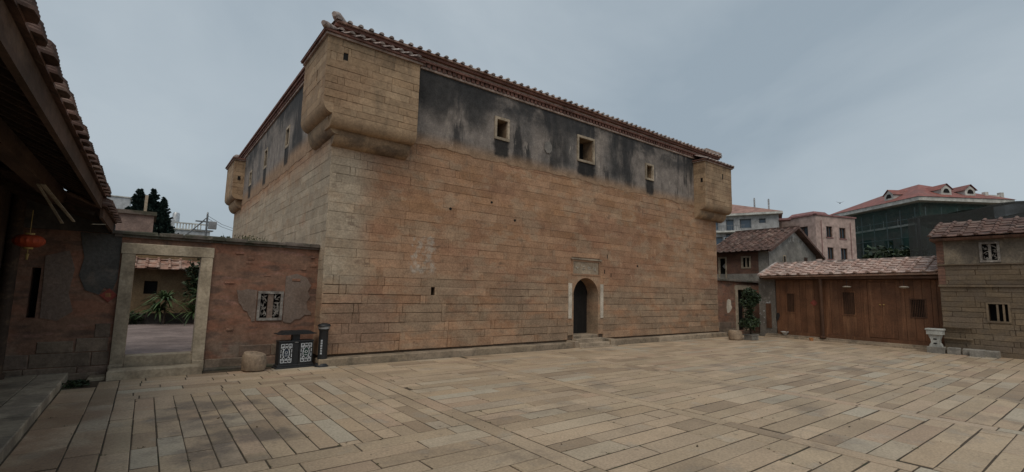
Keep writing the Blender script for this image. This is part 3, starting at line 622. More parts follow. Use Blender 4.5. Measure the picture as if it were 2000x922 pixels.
# right front turret
tu = turret(16.86, 18.86, 9.80, 11.4, True, 'small tan corner turret on the far right corner', True)
turret_roof(tu, 16.86, 18.86, 9.8, 11.4, 0)
b_ = MB(T0); b_.add([(16.76, 9.70, 6.905), (18.96, 9.70, 6.905), (18.5, 10.28, 7.14), (16.76, 10.28, 7.14)], [(0, 1, 2, 3)]); rl = b_.build('turret_roof', 'tile_red', tu)
for i in range(9): inst('eave_tile', tb_, rl, lean((1, 0, 0), (0, 1, .4), (16.9+i*.24, 9.67, 6.905)))
# back left turret
tu = turret(2.50, 4.2, 22.6, 24.9, False, 'tan corner turret at the far end of the side wall', False, XL)
turret_roof(tu, 2.50, 4.2, 22.6, 24.9, 0)
pbox(MB(T0), PF(22.6), 2.66, 2.76, 6.0, 6.15, 0, .03).build('loophole', 'black', tu)
# door, arch stone, couplets, plaque
P = F
arc = [(10.79+.55*math.cos(t*math.pi/20), 1.51+.55*math.sin(t*math.pi/20)) for t in range(21)]
b_ = MB(T0)
outer = [(11.41, 1.51), (11.41, 2.13), (10.17, 2.13), (10.17, 1.51)]
n = len(arc)
for d in (.008, -.46):
    # spandrels: right half fan from (11.41,2.13), left half from (10.17,2.13)
    vs = [P(*outer[0], d), P(*outer[1], d), P(*outer[2], d), P(*outer[3], d)]+[P(u, w_, d) for u, w_ in arc]
    fs = [(0, 1, 4)]+[(1, 4+i, 5+i) for i in range(10)][::1]+[(2, 4+i, 5+i) for i in range(10, 20)]+[(2, 24, 3), (1, 14, 2)]
    b_.add(vs, fs)
for i in range(20): b_.quad(P(*arc[i], .008), P(*arc[i+1], .008), P(*arc[i+1], -.46), P(*arc[i], -.46))
b_.quad(P(10.17, 1.51, .008), P(10.17, 2.13, .008), P(10.17, 2.13, -.03), P(10.17, 1.51, -.03)); b_.quad(P(11.41, 1.51, .008), P(11.41, 2.13, .008), P(11.41, 2.13, -.03), P(11.41, 1.51, -.03))
b_.build('arch_stone', 'stone', tower)
for sx, uu in ((10.252, 10.232), (11.328, 11.348)):
    MB(T0).box(min(sx, uu), max(sx, uu), Y0-.004, Y0+.5, .2, 1.52).build('door_reveal', 'stone', tower)
dl = MB(T0); dl.box(10.2, 10.84, Y0+.47, Y0+.52, .33, 2.1); d1 = dl.build('door_leaf', 'door_wood', tower)
MB(T0).box(10.40, 10.60, Y0+.44, Y0+.47, 1.10, 1.14).build('bolt', 'iron', d1)
MB(T0).box(10.845, 11.4, Y0+.475, Y0+.52, .33, 2.1).build('door_leaf', 'door_wood', tower)
MB(T0).bbox(10.24, 11.34, Y0-.0, Y0+.6, 0, .33, .015).build('threshold', 'plinth', tower)
for u0 in (10.025, 11.415): pbox(MB(T0), F, u0, u0+.135, .83, 1.88, .0, .035).build('couplet_slab', 'couplet', tower)
pq = pbox(MB(T0), F, 10.235, 11.345, 2.14, 2.57, -.02, .004).build('plaque', 'plaque', tower)
frame_bars(MB(T0), F, 10.17, 11.41, 2.132, 2.60, .045, -.02, .025).build('plaque_frame', 'stone', tower)
pbox(MB(T0), F, 10.12, 11.46, 2.605, 2.655, -.02, .06).build('plaque_ledge', 'plinth', tower)
for k_ in range(4):                       # four worn carved characters, only strokes left
    b_ = MB(T0); cx = 10.40+.26*k_
    for a_ in range(6):
        a0 = (cx+random.uniform(-.08, .0), 2.36+random.uniform(-.05, .05)); an = random.choice((0, .3, 1.4, -.6, -.9)); l = random.uniform(.07, .13)
        a1 = (a0[0]+l*math.cos(an), a0[1]+l*math.sin(an)); nx, ny = -math.sin(an)*.010, math.cos(an)*.010
        b_.prism([(a0[0]+nx, a0[1]+ny), (a0[0]-nx, a0[1]-ny), (a1[0]-nx*.4, a1[1]-ny*.4), (a1[0]+nx*.4, a1[1]+ny*.4)], .0, .014, F)
    b_.build('carved_character', 'relief', pq)
for u, z in ((11.62, 2.22), (11.93, 2.12), (11.75, 2.72)): pbox(MB(T0), F, u, u+.025, z, z+.13, .0, .012).build('wall_crack', 'black', tower)
for u, z in ((5.9, 3.62), (7.15, 3.95), (7.95, 3.55), (13.3, 2.55)): MB(T0).prism([(u+.04*math.cos(k_), z+.035*math.sin(k_)) for k_ in (0, 1, 2, 3, 4, 5)], .0, .012, F).build('knot_hole', 'black', tower)
# plinth and steps
u = XL-.05
while u < XR+.1:
    e_ = min(u+random.uniform(1.3, 2.3), XR+.15)
    for (s_, t_) in [(q[0], q[1]) for q in cut([(u, e_, 0, 1)], [(10.16, 11.5, -1, 2)])]:
        MB(T0).bbox(s_+.004, t_-.004, 10.02, Y0+.02, -.05, .155, .014, .004).build('plinth_stone', 'plinth', tower)
    u = e_
MB(T0).box(XL-.05, XR+.15, 10.06, 10.32, -.05, .07).build('plinth_core', 'joint', tower)
MB(T0).bbox(9.98, 10.165, 9.96, Y0+.01, -.05, .19, .015, .003).build('step_cheek', 'plinth', tower)
MB(T0).bbox(11.49, 11.68, 9.90, Y0+.01, -.05, .21, .015, .003).build('step_cheek', 'plinth', tower)
MB(T0).bbox(10.17, 11.485, 9.94, Y0+.01, -.05, .13, .012, .003).build('step', 'plinth', tower)
MB(T0).bbox(10.22, 11.46, 10.12, Y0+.01, 0, .235, .012, .003).build('step', 'plinth', tower)
MB(T0).bbox(10.1, 11.7, 9.80, 9.936, -.05, .028, .01, .003).build('step', 'plinth', tower)

# ================================================================== GATE WALL (left)
G0 = (.3, 10.9, 0); YG = 10.7; Gp = PF(YG)
gw = thing('gate_wall', 'weathered reddish wall with a pale granite gateway and small carved window left of the tower', 'wall', G0)
gate = (-.19, .79, .33, 2.10); gwin = (1.80, 2.27, .90, 1.485); niche = (-1.47, -1.36, 1.0, 1.8)
b_ = MB(G0); holed(b_, Gp, -3.2, XL-.002, -.05, 2.43, [gate, gwin, niche], 0, .28)
b_.quad((-3.2, YG+.28, -.05), (-.19, YG+.28, -.05), (-.19, YG+.28, 2.43), (-3.2, YG+.28, 2.43)); b_.quad((.79, YG+.28, -.05), (2.9, YG+.28, -.05), (2.9, YG+.28, 2.43), (.79, YG+.28, 2.43))
b_.quad((-.19, YG+.28, 2.1), (.79, YG+.28, 2.1), (.79, YG+.28, 2.43), (-.19, YG+.28, 2.43))
wl = b_.build('wall_body', 'red_wall', gw)
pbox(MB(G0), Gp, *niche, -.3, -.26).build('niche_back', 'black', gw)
u = -.55
while u < XL-.03:
    e_ = min(u+random.uniform(.35, .75), XL-.01); dz = .006*math.sin(u*3)
    MB(G0).bbox(u+.003, e_-.003, YG-.10+random.uniform(-.015, .015), YG+.34, 2.432, 2.50+dz, .02, .008).build('coping_stone', 'coping', gw); u = e_
MB(G0).box(-.5, XL-.02, YG-.05, YG-.002, 2.385, 2.428).build('coping_course', 'coping', gw)
# gate frame
MB(G0).bbox(-.375, -.188, YG-.05, YG+.24, .20, 2.098, .01, .003).build('gate_jamb', 'gate_stone', gw)
MB(G0).bbox(.788, .972, YG-.05, YG+.24, .20, 2.098, .01, .003).build('gate_jamb', 'gate_stone', gw)
MB(G0).bbox(-.39, .985, YG-.055, YG+.24, 2.10, 2.285, .01, .003).build('gate_lintel', 'gate_stone', gw)
MB(G0).bbox(-.185, .785, YG-.04, YG+.24, .06, .335, .012, .003).build('gate_sill', 'gate_stone', gw)
MB(G0).bbox(-.39, -.19, YG-.07, YG-.02, .0, .198, .01, .003).build('sill_block', 'gate_stone', gw)
MB(G0).bbox(.79, .98, YG-.07, YG-.02, .0, .198, .01, .003).build('sill_block', 'gate_stone', gw)
MB(G0).bbox(-.38, .93, 10.26, 10.60, -.04, .15, .015, .004).build('gate_step', 'gate_stone', gw)
MB(G0).bbox(-.62, -.39, 10.35, 10.66, -.04, .05, .012, .004).build('gate_step', 'gate_stone', gw)
# base stones and blocks
for (u0, u1) in ((-3.2, .0-.39), (.985, XL-.01)):
    for z0, z1, lo, hi in ((.0, .20, .6, 1.1), (.20, .43, .45, .8)):
        u = u0
        while u < u1:
            e_ = min(u1, u+random.uniform(lo, hi)); e_ = u1 if u1-e_ < .12 else e_
            if not (z0 > .1 and u > .9 and random.random() < .35): stone(MB(G0), Gp, u, e_, z0, z1, .008, .01, -.02, .022 if z0 < .1 else .012, .004).build('base_block', 'base_stone', gw)
            u = e_
for (u0, u1, z0, z1) in ((-1.3, -.86, .43, .62), (-.84, -.42, .43, .66), (-.62, -.41, .66, .9)):
    stone(MB(G0), Gp, u0, u1, z0, z1, .008, .01, -.02, .012, .004).build('base_block', 'base_stone', gw)
stone(MB(G0), Gp, -3.2, -.5, -.04, .10, .006, .01, -.02, .06, .003).build('base_block', 'base_stone', gw)
MB(G0).bbox(.98, XL-.02, 10.52, YG-.03, -.05, .045, .012, .004).build('footing', 'coping', gw)
# render patches left on the brick
def ragged(c, ru, rw, n, am, seed):
    rr = random.Random(seed); return [(c[0]+ru*math.cos(t)*(1+rr.uniform(-am, am)), c[1]+rw*math.sin(t)*(1+rr.uniform(-am, am))) for t in [2*math.pi*i/n for i in range(n)]]
pts = [(1.42, 1.50), (1.50, 1.49), (1.60, 1.52), (1.78, 1.50), (1.78, .90), (1.72, .88), (1.70, .95), (1.66, 1.0), (1.63, 1.08), (1.56, 1.11), (1.52, 1.2), (1.47, 1.25), (1.45, 1.36)]
MB(G0).prism(pts, 0, .016, Gp).build('render_patch', 'clay_patch', gw)
pts = [(2.29, 1.80), (2.5, 1.86), (2.7, 1.78), (2.80, 1.62), (2.74, 1.5), (2.79, 1.38), (2.73, 1.27), (2.75, 1.12), (2.84, 1.05), (2.83, 1.0), (2.70, 1.0), (2.62, .92), (2.52, .91), (2.44, .84), (2.34, .85), (2.29, .88)]
MB(G0).prism(pts, 0, .016, Gp).build('render_patch', 'clay_patch', gw)
MB(G0).prism([(-.95, 2.42), (-.40, 2.42), (-.40, 1.65), (-.45, 1.45), (-.56, 1.5), (-.62, 1.38), (-.8, 1.45), (-.9, 1.7), (-.86, 2.0)], 0, .014, Gp).build('render_patch', 'dim_plaster', gw)
MB(G0).prism([(-1.33, 2.0), (-1.05, 2.1), (-.96, 1.8), (-1.0, 1.4), (-.92, 1.1), (-1.1, .95), (-1.3, 1.0)], 0, .012, Gp).build('render_patch', 'clay_patch', gw)
for i in range(15):                       # broken brick edges standing proud
    u = random.uniform(1.02, 2.8); z = random.choice((1.62, 1.7, 1.78, 1.86, 1.94, 2.02, 2.1, 2.2, 1.15, 1.22, .72)); 
    if z < 1.5 and 1.4 < u < 2.9: continue
    stone(MB(G0), Gp, u, u+random.uniform(.07, .2), z, z+random.choice((.03, .05)), .0, .006, -.01, random.uniform(.010, .028), .006).build('loose_brick', 'red_wall', gw)
# carved window: frame, mullion, leafy openwork
fo = frame_bars(MB(G0), Gp, *gwin, .05, -.1, .03).build('window_frame', 'rh_frame', gw)
pbox(MB(G0), Gp, 1.985, 2.085, .95, 1.435, -.06, .012).build('mullion', 'clay_patch', fo)
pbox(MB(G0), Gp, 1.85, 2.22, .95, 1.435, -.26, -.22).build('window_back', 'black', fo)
b_ = MB(G0)
for x0, x1 in ((1.852, 1.983), (2.087, 2.218)):
    for i in range(26):
        c_ = (random.uniform(x0+.02, x1-.02), random.uniform(.97, 1.42)); an = random.uniform(0, 6.28); l = random.uniform(.03, .065)
        b_.prism([(min(x1, max(x0, c_[0]+l*math.cos(an)*q0-.012*math.sin(an)*q1)), c_[1]+l*math.sin(an)*q0+.012*math.cos(an)*q1) for q0, q1 in ((-1, 0), (0, 1), (1, 0), (0, -1))], -.05+i*.001, -.02+i*.001, Gp)
b_.build('carved_openwork', 'rh_frame', fo)
# weeds on the coping
b_ = MB()
for _ in range(60):
    p = Vector((random.gauss(0, .22), random.uniform(-.05, .1), 0)); q = p+Vector((random.gauss(0, .05), random.gauss(0, .03), random.uniform(.04, .16)))
    b_.add([p+Vector((-.004, 0, 0)), p+Vector((.004, 0, 0)), q], [(0, 1, 2)])
leaves(b_, (0, 0, .06), (.25, .05, .05), 60, .022)
single(b_, 'coping_weeds', 'dry', 'thin dry weeds sprouting on the coping of the gate wall beside the tower', 'weeds', (1.55, YG+.1, 2.495))

# ================================================================== LEFT HALL (eave over the camera's left)
H0 = (-1.6, 5, 0)
hall = thing('timber_hall', 'dark old timber hall with deep tiled eave at the left edge', 'building', H0)
MB(H0).box(-1.95, -1.75, -3, 10.68, .0, 3.44).build('facade', 'dark_wood', hall)
for y in (1.5, 4.5, 7.5, 10.35):
    b_ = MB(H0).lathe([(.11, .125), (.11, .2), (.085, .22), (.085, 3.05)], (-1.66, y, 0), 14); b_.build('post', 'dark_wood', hall, True)
sl_ = .46
MB(H0).box(-.655, -.615, -3, 9.15, 2.665, 2.835).build('fascia', 'fascia_wood', hall)
MB(H0).box(-1.20, -1.05, -3, 9.55, 2.72, 2.90).build('eave_beam', 'fascia_wood', hall)
b_ = MB(H0); b_.add([(-.58, -3, 2.84), (-.58, 9.22, 2.84), (-4.5, 9.22, 2.84+sl_*3.92), (-4.5, -3, 2.84+sl_*3.92), (-.58, -3, 2.86), (-.58, 9.22, 2.86), (-4.5, 9.22, 2.86+sl_*3.92), (-4.5, -3, 2.86+sl_*3.92)], [(0, 1, 2, 3), (4, 5, 6, 7), (0, 1, 5, 4), (1, 2, 6, 5), (3, 0, 4, 7)])
hr = b_.build('roof', 'tile_dark', hall)
y = -2.8
while y < 9.2:
    MB(H0).bar((-.66, y, 2.76), (-2.3, y+random.uniform(-.02, .02), 2.76+sl_*1.64), .05, .06).build('rafter', 'dark_wood', hall); y += .24
for k_, xx in enumerate((-.8, -1.0, -1.4, -1.6)): MB(H0).box(xx-.05, xx+.05, -3, 9.2, 2.815+sl_*(-.6-xx)-.012, 2.825+sl_*(-.6-xx)).build('roof_board', 'dark_wood', hall)
# stacked tile ends along the eave
et = MB(); 
for i in range(5):
    w0_ = .118-.010*i
    et.add([(-.02+.0*i, -w0_, .020*i), (.085-.006*i, -w0_*.7, .020*i-.006), (.10-.006*i, 0, .020*i-.01), (.085-.006*i, w0_*.7, .020*i-.006), (-.02, w0_, .020*i), (-.5, w0_, .23+.02*i), (-.5, -w0_, .23+.02*i),
            (-.02, -w0_, .020*i+.017), (.085-.006*i, -w0_*.7, .020*i+.011), (.10-.006*i, 0, .020*i+.008), (.085-.006*i, w0_*.7, .020*i+.011), (-.02, w0_, .020*i+.017), (-.5, w0_, .247+.02*i), (-.5, -w0_, .247+.02*i)],
           [(6, 5, 4, 3, 2, 1, 0), (7, 8, 9, 10, 11, 12, 13)]+[(q, (q+1) % 7, 7+(q+1) % 7, 7+q) for q in range(7)])
etm = et.mesh('eave_tile', M['tile_dark'])
y = -2.9
while y < 9.2:
    mm = Matrix.Translation((-.615-H0[0]+random.uniform(-.012, .012), y-H0[1], 2.862+random.uniform(-.006, .006))) @ Matrix.Rotation(random.uniform(-.06, .06), 4, 'Z')
    inst('eave_tile', etm, hr, mm); y += .30
# broken lower end of the eave by the gate wall
b_ = MB(H0); b_.add([(-.56, 9.15, 2.70), (-.50, 10.75, 2.60), (-3.0, 10.75, 3.4), (-3.0, 9.15, 3.5), (-.56, 9.15, 2.725), (-.50, 10.75, 2.625), (-3.0, 10.75, 3.425), (-3.0, 9.15, 3.525)], [(3, 2, 1, 0), (4, 5, 6, 7), (0, 1, 5, 4), (1, 2, 6, 5), (2, 3, 7, 6), (3, 0, 4, 7)])
lr = b_.build('broken_roof_end', 'tile_dark', hall)
for i in range(7):
    t = i/6; mm = Matrix.Translation((-.575+.05*t-H0[0], 9.25+1.38*t-H0[1], 2.725-.095*t)) @ Matrix.Rotation(random.uniform(-.15, .15), 4, 'Z'); inst('eave_tile', etm, lr, mm)
MB(H0).bar((-.62, 9.3, 2.62), (-.55, 10.66, 2.52), .04, .15).build('fascia', 'fascia_wood', hall)
MB(H0).bar((-.95, 8.6, 2.78), (-.52, 9.75, 2.66), .05, .02).build('broken_board', 'fascia_wood', hall)
for i in range(6): MB(H0).bar((-.7, 9.35+.22*i, 2.60), (-2.0, 9.35+.22*i, 3.02), .05, .06).build('rafter', 'dark_wood', hall)
for i, (dy, dz, dx) in enumerate(((0, 0, 0), (.10, -.05, .02), (.03, -.09, -.03))):
    MB(H0).bar((-1.02+dx, 7.3, 2.66), (-.86+dx*2, 8.25+dy, 2.42+dz), .022, .010, (0, 0, 1), .03, .008).build('broken_lath', 'lath', hall)
MB(H0).bar((-.72, 9.3, 2.44), (-.58, 9.5, 2.47), .03, .012).build('broken_lath', 'lath', hall)
MB(H0).prism([(-4.4, 2.435), (-.52, 2.435), (-.52, 2.60), (-.98, 2.98), (-4.4, 4.56)], -.26, -.004, PF(YG)).build('gable_infill', 'dim_plaster', hall)
MB(H0).add([(-.96, 9.15, 3.02), (-.96, 10.95, 3.02), (-4.5, 10.95, 3.02+sl_*3.54), (-4.5, 9.15, 3.02+sl_*3.54), (-.96, 9.15, 3.05), (-.96, 10.95, 3.05), (-4.5, 10.95, 3.05+sl_*3.54), (-4.5, 9.15, 3.05+sl_*3.54)], [(3, 2, 1, 0), (4, 5, 6, 7), (0, 1, 5, 4), (1, 2, 6, 5), (2, 3, 7, 6), (3, 0, 4, 7)]).build('inner_roof', 'tile_dark', hall)
# lantern and red paper
ln = thing('red_lantern', 'round red lantern hanging under the dark eave', 'lantern', (-1.30, 9.0, 2.12))
b_ = MB(); pr = []
for i in range(13):
    t = i/12*math.pi; pr.append((.045+.115*math.sin(t), -.085*math.cos(t)))
nseg = 32
vs = []; fs = []
for r_, z in pr: vs += [(r_*(1+.03*math.cos(16*2*math.pi*q/nseg))*math.cos(2*math.pi*q/nseg), r_*(1+.03*math.cos(16*2*math.pi*q/nseg))*math.sin(2*math.pi*q/nseg), z) for q in range(nseg)]
for i in range(12):
    for q in range(nseg): fs.append((i*nseg+q, i*nseg+(q+1) % nseg, (i+1)*nseg+(q+1) % nseg, (i+1)*nseg+q))
b_.add(vs, fs).build('silk_body', 'lantern', ln, True)
for z in (-.095, .095): MB().lathe([(.05, z-.012), (.05, z+.012)], (0, 0, 0), 16).build('rim', 'gold', ln, True)
MB().tube([(0, 0, .10), (0, 0, .42)], .004, 6).build('cord', 'gold', ln)
b_ = MB().tube([(0, 0, -.10), (0, 0, -.17)], .006, 6); b_.lathe([(.012, -.25), (.02, -.17), (.004, -.165)], (0, 0, 0), 10); b_.build('tassel', 'gold', ln)
b_ = MB(); b_.prism([(-.12, 0), (0, -.12), (.12, 0), (0, .12)], 0, .004, PF(0)); 
rp_ = single(b_, 'red_paper_diamond', 'red_paper', 'faded red paper diamond pasted on the dark wall left of the gateway', 'paper sign', (-.49, YG-.018, 1.37))
b_ = MB(); 
for a_ in range(5): b_.prism([(-.04+.016*a_, -.03), (-.034+.016*a_, -.03), (-.034+.016*a_, .04), (-.04+.016*a_, .04)], .004, .006, PF(0))
b_.build('faded_print', 'gold', rp_)

# ================================================================== BIN, POST, DRUM
B0 = (2.47, 10.30, 0)
bn = thing('litter_bin', 'black twin litter bin with white lattice panels and small pagoda roof beside the tower', 'litter bin', B0, R(4))
MB().bbox(-.37, .37, -.15, .15, 0, .03, .01).build('base', 'iron', bn)
MB().bbox(-.34, .34, -.125, .125, .03, .07, .01).build('base', 'iron', bn)
for x0, x1, c_ in ((-.32, -.055, 'bin_blue'), (.055, .32, 'bin_green')):
    bx_ = MB().bbox(x0, x1, -.11, .11, .072, .50, .01).build('bin_box', 'iron', bn)
    Pb = PF(-.11); b_ = MB(); u0, u1, z0, z1 = x0+.035, x1-.035, .115, .465
    t = .012
    def hb(a_, c2, z): pbox(b_, Pb, a_, c2, z-t/2, z+t/2, .0, .006)
    def vb(x, a_, c2): pbox(b_, Pb, x-t/2, x+t/2, a_, c2, .0, .0065)
    W, Hh = u1-u0, z1-z0
    for z in (z0, z1):
        hb(u0, u0+.3*W, z); hb(u0+.38*W, u0+.62*W, z); hb(u0+.7*W, u1, z)
    for x in (u0, u1):
        vb(x, z0, z0+.22*Hh); vb(x, z0+.28*Hh, z0+.47*Hh); vb(x, z0+.53*Hh, z0+.72*Hh); vb(x, z0+.78*Hh, z1)
    for sx in (0, 1):
        for sz in (0, 1):
            X = (lambda q: u0+q*W) if sx == 0 else (lambda q: u1-q*W); Z = (lambda q: z0+q*Hh) if sz == 0 else (lambda q: z1-q*Hh)
            a_, c2 = sorted((X(0), X(.3))); hb(a_, c2, Z(.17)); a_, c2 = sorted((Z(0), Z(.17))); vb(X(.3), a_, c2)
            a_, c2 = sorted((X(.14), X(.14)+ (1 if sx == 0 else -1)*.2*W)); hb(a_, c2, Z(.27)); a_, c2 = sorted((Z(.08), Z(.27))); vb(X(.16), a_, c2)
            # inner cloud shape corner block
            q = [(X(.40), Z(.10)), (X(.40), Z(.22)), (X(.26), Z(.28)), (X(.16), Z(.40)), (X(.16), Z(.5)), (X(.24), Z(.5)), (X(.26), Z(.36)), (X(.36), Z(.26)), (X(.48), Z(.20)), (X(.48), Z(.10))]
            b_.prism(q, 0, .006, Pb)
    b_.build('white_lattice', 'silver', bx_)
    cx = (u0+u1)/2; cz = (z0+z1)/2
    em = MB().prism([(cx+.052*math.cos(R(60*i)), cz+.09*math.sin(R(60*i+0))*1.0) for i in range(6)], .0, .009, Pb).build('emblem_plate', c_, bx_)
    b2 = MB()
    for k_ in range(3):                   # recycling triangle of three arrows
        a_ = R(90+120*k_); c2 = R(90+120*(k_+1)); p = (cx+.030*math.cos(a_+.25), cz+.012+.030*math.sin(a_+.25)); q = (cx+.030*math.cos(c2-.25), cz+.012+.030*math.sin(c2-.25))
        d = Vector((q[0]-p[0], q[1]-p[1])).normalized(); nx, ny = -d.y*.005, d.x*.005
        b2.prism([(p[0]+nx, p[1]+ny), (p[0]-nx, p[1]-ny), (q[0]-nx, q[1]-ny), (q[0]+nx, q[1]+ny)], .009, .012, Pb)
    pbox(b2, Pb, cx-.03, cx+.03, cz-.052, cz-.042, .009, .012); b2.build('emblem_print', 'silver', bx_)
MB().box(-.05, .05, -.09, .09, .072, .52).build('centre_post', 'iron', bn)
MB().box(-.07, .07, -.06, .06, .52, .665).build('roof_post', 'iron', bn)
pbox(MB(), PF(-.09), -.035, .035, .485, .505, 0, .004).build('name_strip', 'silver', bn)
MB().bbox(-.33, .33, -.12, .12, .502, .53, .01).build('lid', 'iron', bn)
b_ = MB()                                 # pagoda roof: flat top, flared upturned ends
pr = [(-.37, .668), (-.30, .675), (-.24, .715), (.24, .715), (.30, .675), (.37, .668), (.365, .655), (.28, .650), (-.28, .650), (-.365, .655)]
b_.prism(pr, -.15, .15, PF(0)).build('pagoda_roof', 'iron', bn)
B1 = (2.965, 10.13, 0)
po = thing('ash_column', 'black round smokers column with domed cap right of the litter bin', 'ash column', B1)
MB().lathe([(.15, 0), (.15, .02), (.125, .06), (.10, .075)], (0, 0, 0), 24).build('foot', 'iron', po, True)
MB().lathe([(.093, .07), (.088, .70), (.10, .735), (.115, .75)], (0, 0, 0), 24).build('shaft', 'iron', po, True)
MB().lathe([(.112, .75), (.112, .80)], (0, 0, 0), 24).build('ash_ring', 'steel', po, True)
MB().lathe([(.128, .80), (.128, .815), (.11, .84), (.06, .86), (.01, .866)], (0, 0, 0), 24).build('cap', 'iron', po, True)
b_ = MB()
for i in range(6):
    for sx in (-1, 1): pbox(b_, PF(-.091), -.06+sx*.008, -.06+sx*.008+.012, .25+.05*i, .285+.05*i, -.03, .0)
b_.build('side_lettering', 'silver', po)
D0 = (1.74, 10.18, 0)
def drum(name, label, c, r, h, tilt, seed, m_='drum'):
    rr = random.Random(seed); n_ = 28; b_ = MB(); vs = []; fs = []; pr = [(r*.80, 0), (r*.97, h*.10), (r*1.02, h*.45), (r*.98, h*.80), (r*.88, h*.95), (r*.55, h*1.0), (r*.22, h*.99), (r*.16, h*.90), (.02, h*.9)]
    for r_, z in pr:
        for q in range(n_):
            t = 2*math.pi*q/n_; k_ = 1+.03*math.sin(2*t+seed)+.02*math.sin(5*t+z*9); vs.append((r_*k_*math.cos(t), r_*k_*math.sin(t), z+tilt*r_*math.cos(t-2.2)*(z/h)))
    for i in range(len(pr)-1):
        for q in range(n_): fs.append((i*n_+q, i*n_+(q+1) % n_, (i+1)*n_+(q+1) % n_, (i+1)*n_+q))
    fs += [tuple(range(n_))[::-1], tuple((len(pr)-1)*n_+q for q in range(n_))]
    b_.add(vs, fs); return single(b_, name, m_, label, 'stone drum', c, None, True)
drum('stone_drum', 'short worn sandstone drum with a hole on top, left of the litter bin', D0, .205, .34, .18, 3)
drum('stone_drum', 'rounded sandstone drum standing beside the potted tree near the far tower corner', (17.45, 9.1, 0), .24, .36, .05, 8)

# ================================================================== RIGHT GATE WALL, POTTED TREE
W0 = (20.8, 10.85, 0); P = PF(10.7)
rw = thing('brick_gate_wall', 'low red brick wall with a doorway between the tower and the timber hall', 'wall', W0)
b_ = MB(W0); holed(b_, P, 18.46, 24.4, -.05, 2.25, [(20.78, 21.75, .1, 1.88)], 0, .3); b_.build('wall_body', 'red_wall', rw)
for (u0, u1, z0, z1) in ((20.60, 20.80, .1, 1.9), (21.73, 21.93, .1, 1.9), (20.56, 21.97, 1.9, 2.10)): pbox(MB(W0), P, u0, u1, z0, z1, -.2, .03).build('door_frame', 'frame_pale', rw)
pbox(MB(W0), P, 20.8, 21.73, .1, 1.9, -.3, -.26).build('door_leaf', 'door_wood', rw)
u = 18.46
while u < 24.3: e_ = u+random.uniform(.4, .8); MB(W0).bbox(u+.004, e_-.004, 10.58, 11.05, 2.252, 2.33+random.uniform(-.01, .01), .02, .008).build('coping_stone', 'coping', rw); u = e_
for z0, z1 in ((0, .24), (.24, .5)):
    u = 18.46
    while u < 20.55: e_ = min(20.58, u+random.uniform(.5, .9)); stone(MB(W0), P, u, e_, z0, z1, .01, .01, -.02, .015, .004).build('base_block', 'base_stone', rw); u = e_
pts = [(19.85, 1.10), (19.9, 1.42), (20.02, 1.48), (20.2, 1.44), (20.24, 1.2), (20.3, 1.12), (20.2, 1.0), (20.05, .9), (19.9, .88)]
MB(W0).prism(pts, 0, .012, P).build('torn_notice', 'couplet', rw)
W1 = (22, 9.6, 0)
# planter and small tree
PT = (18.0, 8.78, 0)
b_ = MB(); b_.bbox(-.2, .2, -.16, .16, 0, .20, .012)
pl = thing('square_planter', 'pale grey square stone planter holding a small tree', 'planter', PT, R(-8))
MB().bbox(-.19, .19, -.16, .16, 0, .17, .008).build('trough', 'grey_stone', pl); MB().bbox(-.21, .21, -.18, .18, .172, .215, .01).build('rim', 'grey_stone', pl)
tr = thing('potted_tree', 'small dark leafy tree with two foliage clumps growing in the grey planter', 'tree', (PT[0]-.02, PT[1], .2))
MB().tube([(0, 0, 0), (-.05, 0, .25), (.02, .02, .6), (-.04, 0, .95), (.02, 0, 1.3), (0, 0, 1.6)], [.045, .04, .034, .03, .022, .01], 8).build('trunk', 'bark', tr, True)
b_ = MB()
for c_, r_, n_ in (((-.12, 0, .42), (.26, .24, .2), 620), ((.1, .05, .5), (.24, .2, .16), 420), ((.24, 0, .42), (.14, .14, .10), 160), ((-.1, 0, .72), (.13, .13, .16), 130), ((-.02, 0, .9), (.12, .12, .15), 120), ((-.14, 0, 1.15), (.22, .2, .16), 420), ((.1, 0, 1.38), (.28, .24, .2), 700), ((.24, 0, 1.22), (.14, .14, .14), 220), ((-.06, 0, 1.55), (.2, .2, .16), 320), ((.3, .0, 1.45), (.1, .1, .1), 90)): leaves(b_, (c_[0]*1.25, c_[1], c_[2]), (r_[0]*1.3, r_[1]*1.3, r_[2]*1.1), n_, .055)
b_.build('crown', 'leaf', tr)
for (x, z) in ((-.02, .35), (.13, 1.05), (-.15, 1.0)): MB().tube([(0, 0, z-.1), (x, .03, z+.15), (x*2, 0, z+.35)], [.018, .012, .006], 6).build('limb', 'bark', tr)

# ================================================================== TIMBER HALL (right)
Q0 = (21.0, 6.6, 0); XW = 20.6; Pw = PL(XW)
sh = thing('timber_front_hall', 'low brown timber-fronted hall with pale pinkish tiled roof across the court', 'building', Q0)
b_ = MB(Q0); holed(b_, PL(XW+.03), 3.76, 9.35, -.05, 2.56, [], 0, 0); b_.quad((XW+.03, 9.35, -.05), (24, 9.35, -.05), (24, 9.35, 2.6), (XW+.03, 9.35, 2.6)); b_.build('wall_back', 'timber_dark', sh)
y = 3.80; 
lat = (4.22, 4.66, 1.02, 1.66); pan = (6.20, 6.64, 1.0, 1.88); pan2 = (8.25, 8.60, 1.0, 1.8)
while y < 8.94:
    e_ = min(8.95, y+random.uniform(.20, .30))
    for q in cut([(y+.003, e_-.003, .26, 2.30)], [lat, pan, pan2]): stone(MB(Q0), Pw, *q, .0, .003, -.02, .012, .0008).build('wall_plank', 'timber', sh)
    y = e_
MB(Q0).box(XW-.05, XW+.02, 3.80, 8.95, .13, .258).build('sill_beam', 'timber', sh)
MB(Q0).box(XW-.06, XW+.02, 3.80, 8.95, 2.302, 2.46).build('head_beam', 'timber_dark', sh)
for yy in (4.0, 4.95, 5.90, 7.24, 8.90): MB(Q0).bbox(XW-.035, XW+.02, yy-.06, yy+.06, .13, 2.302, .012).build('post', 'timber', sh)
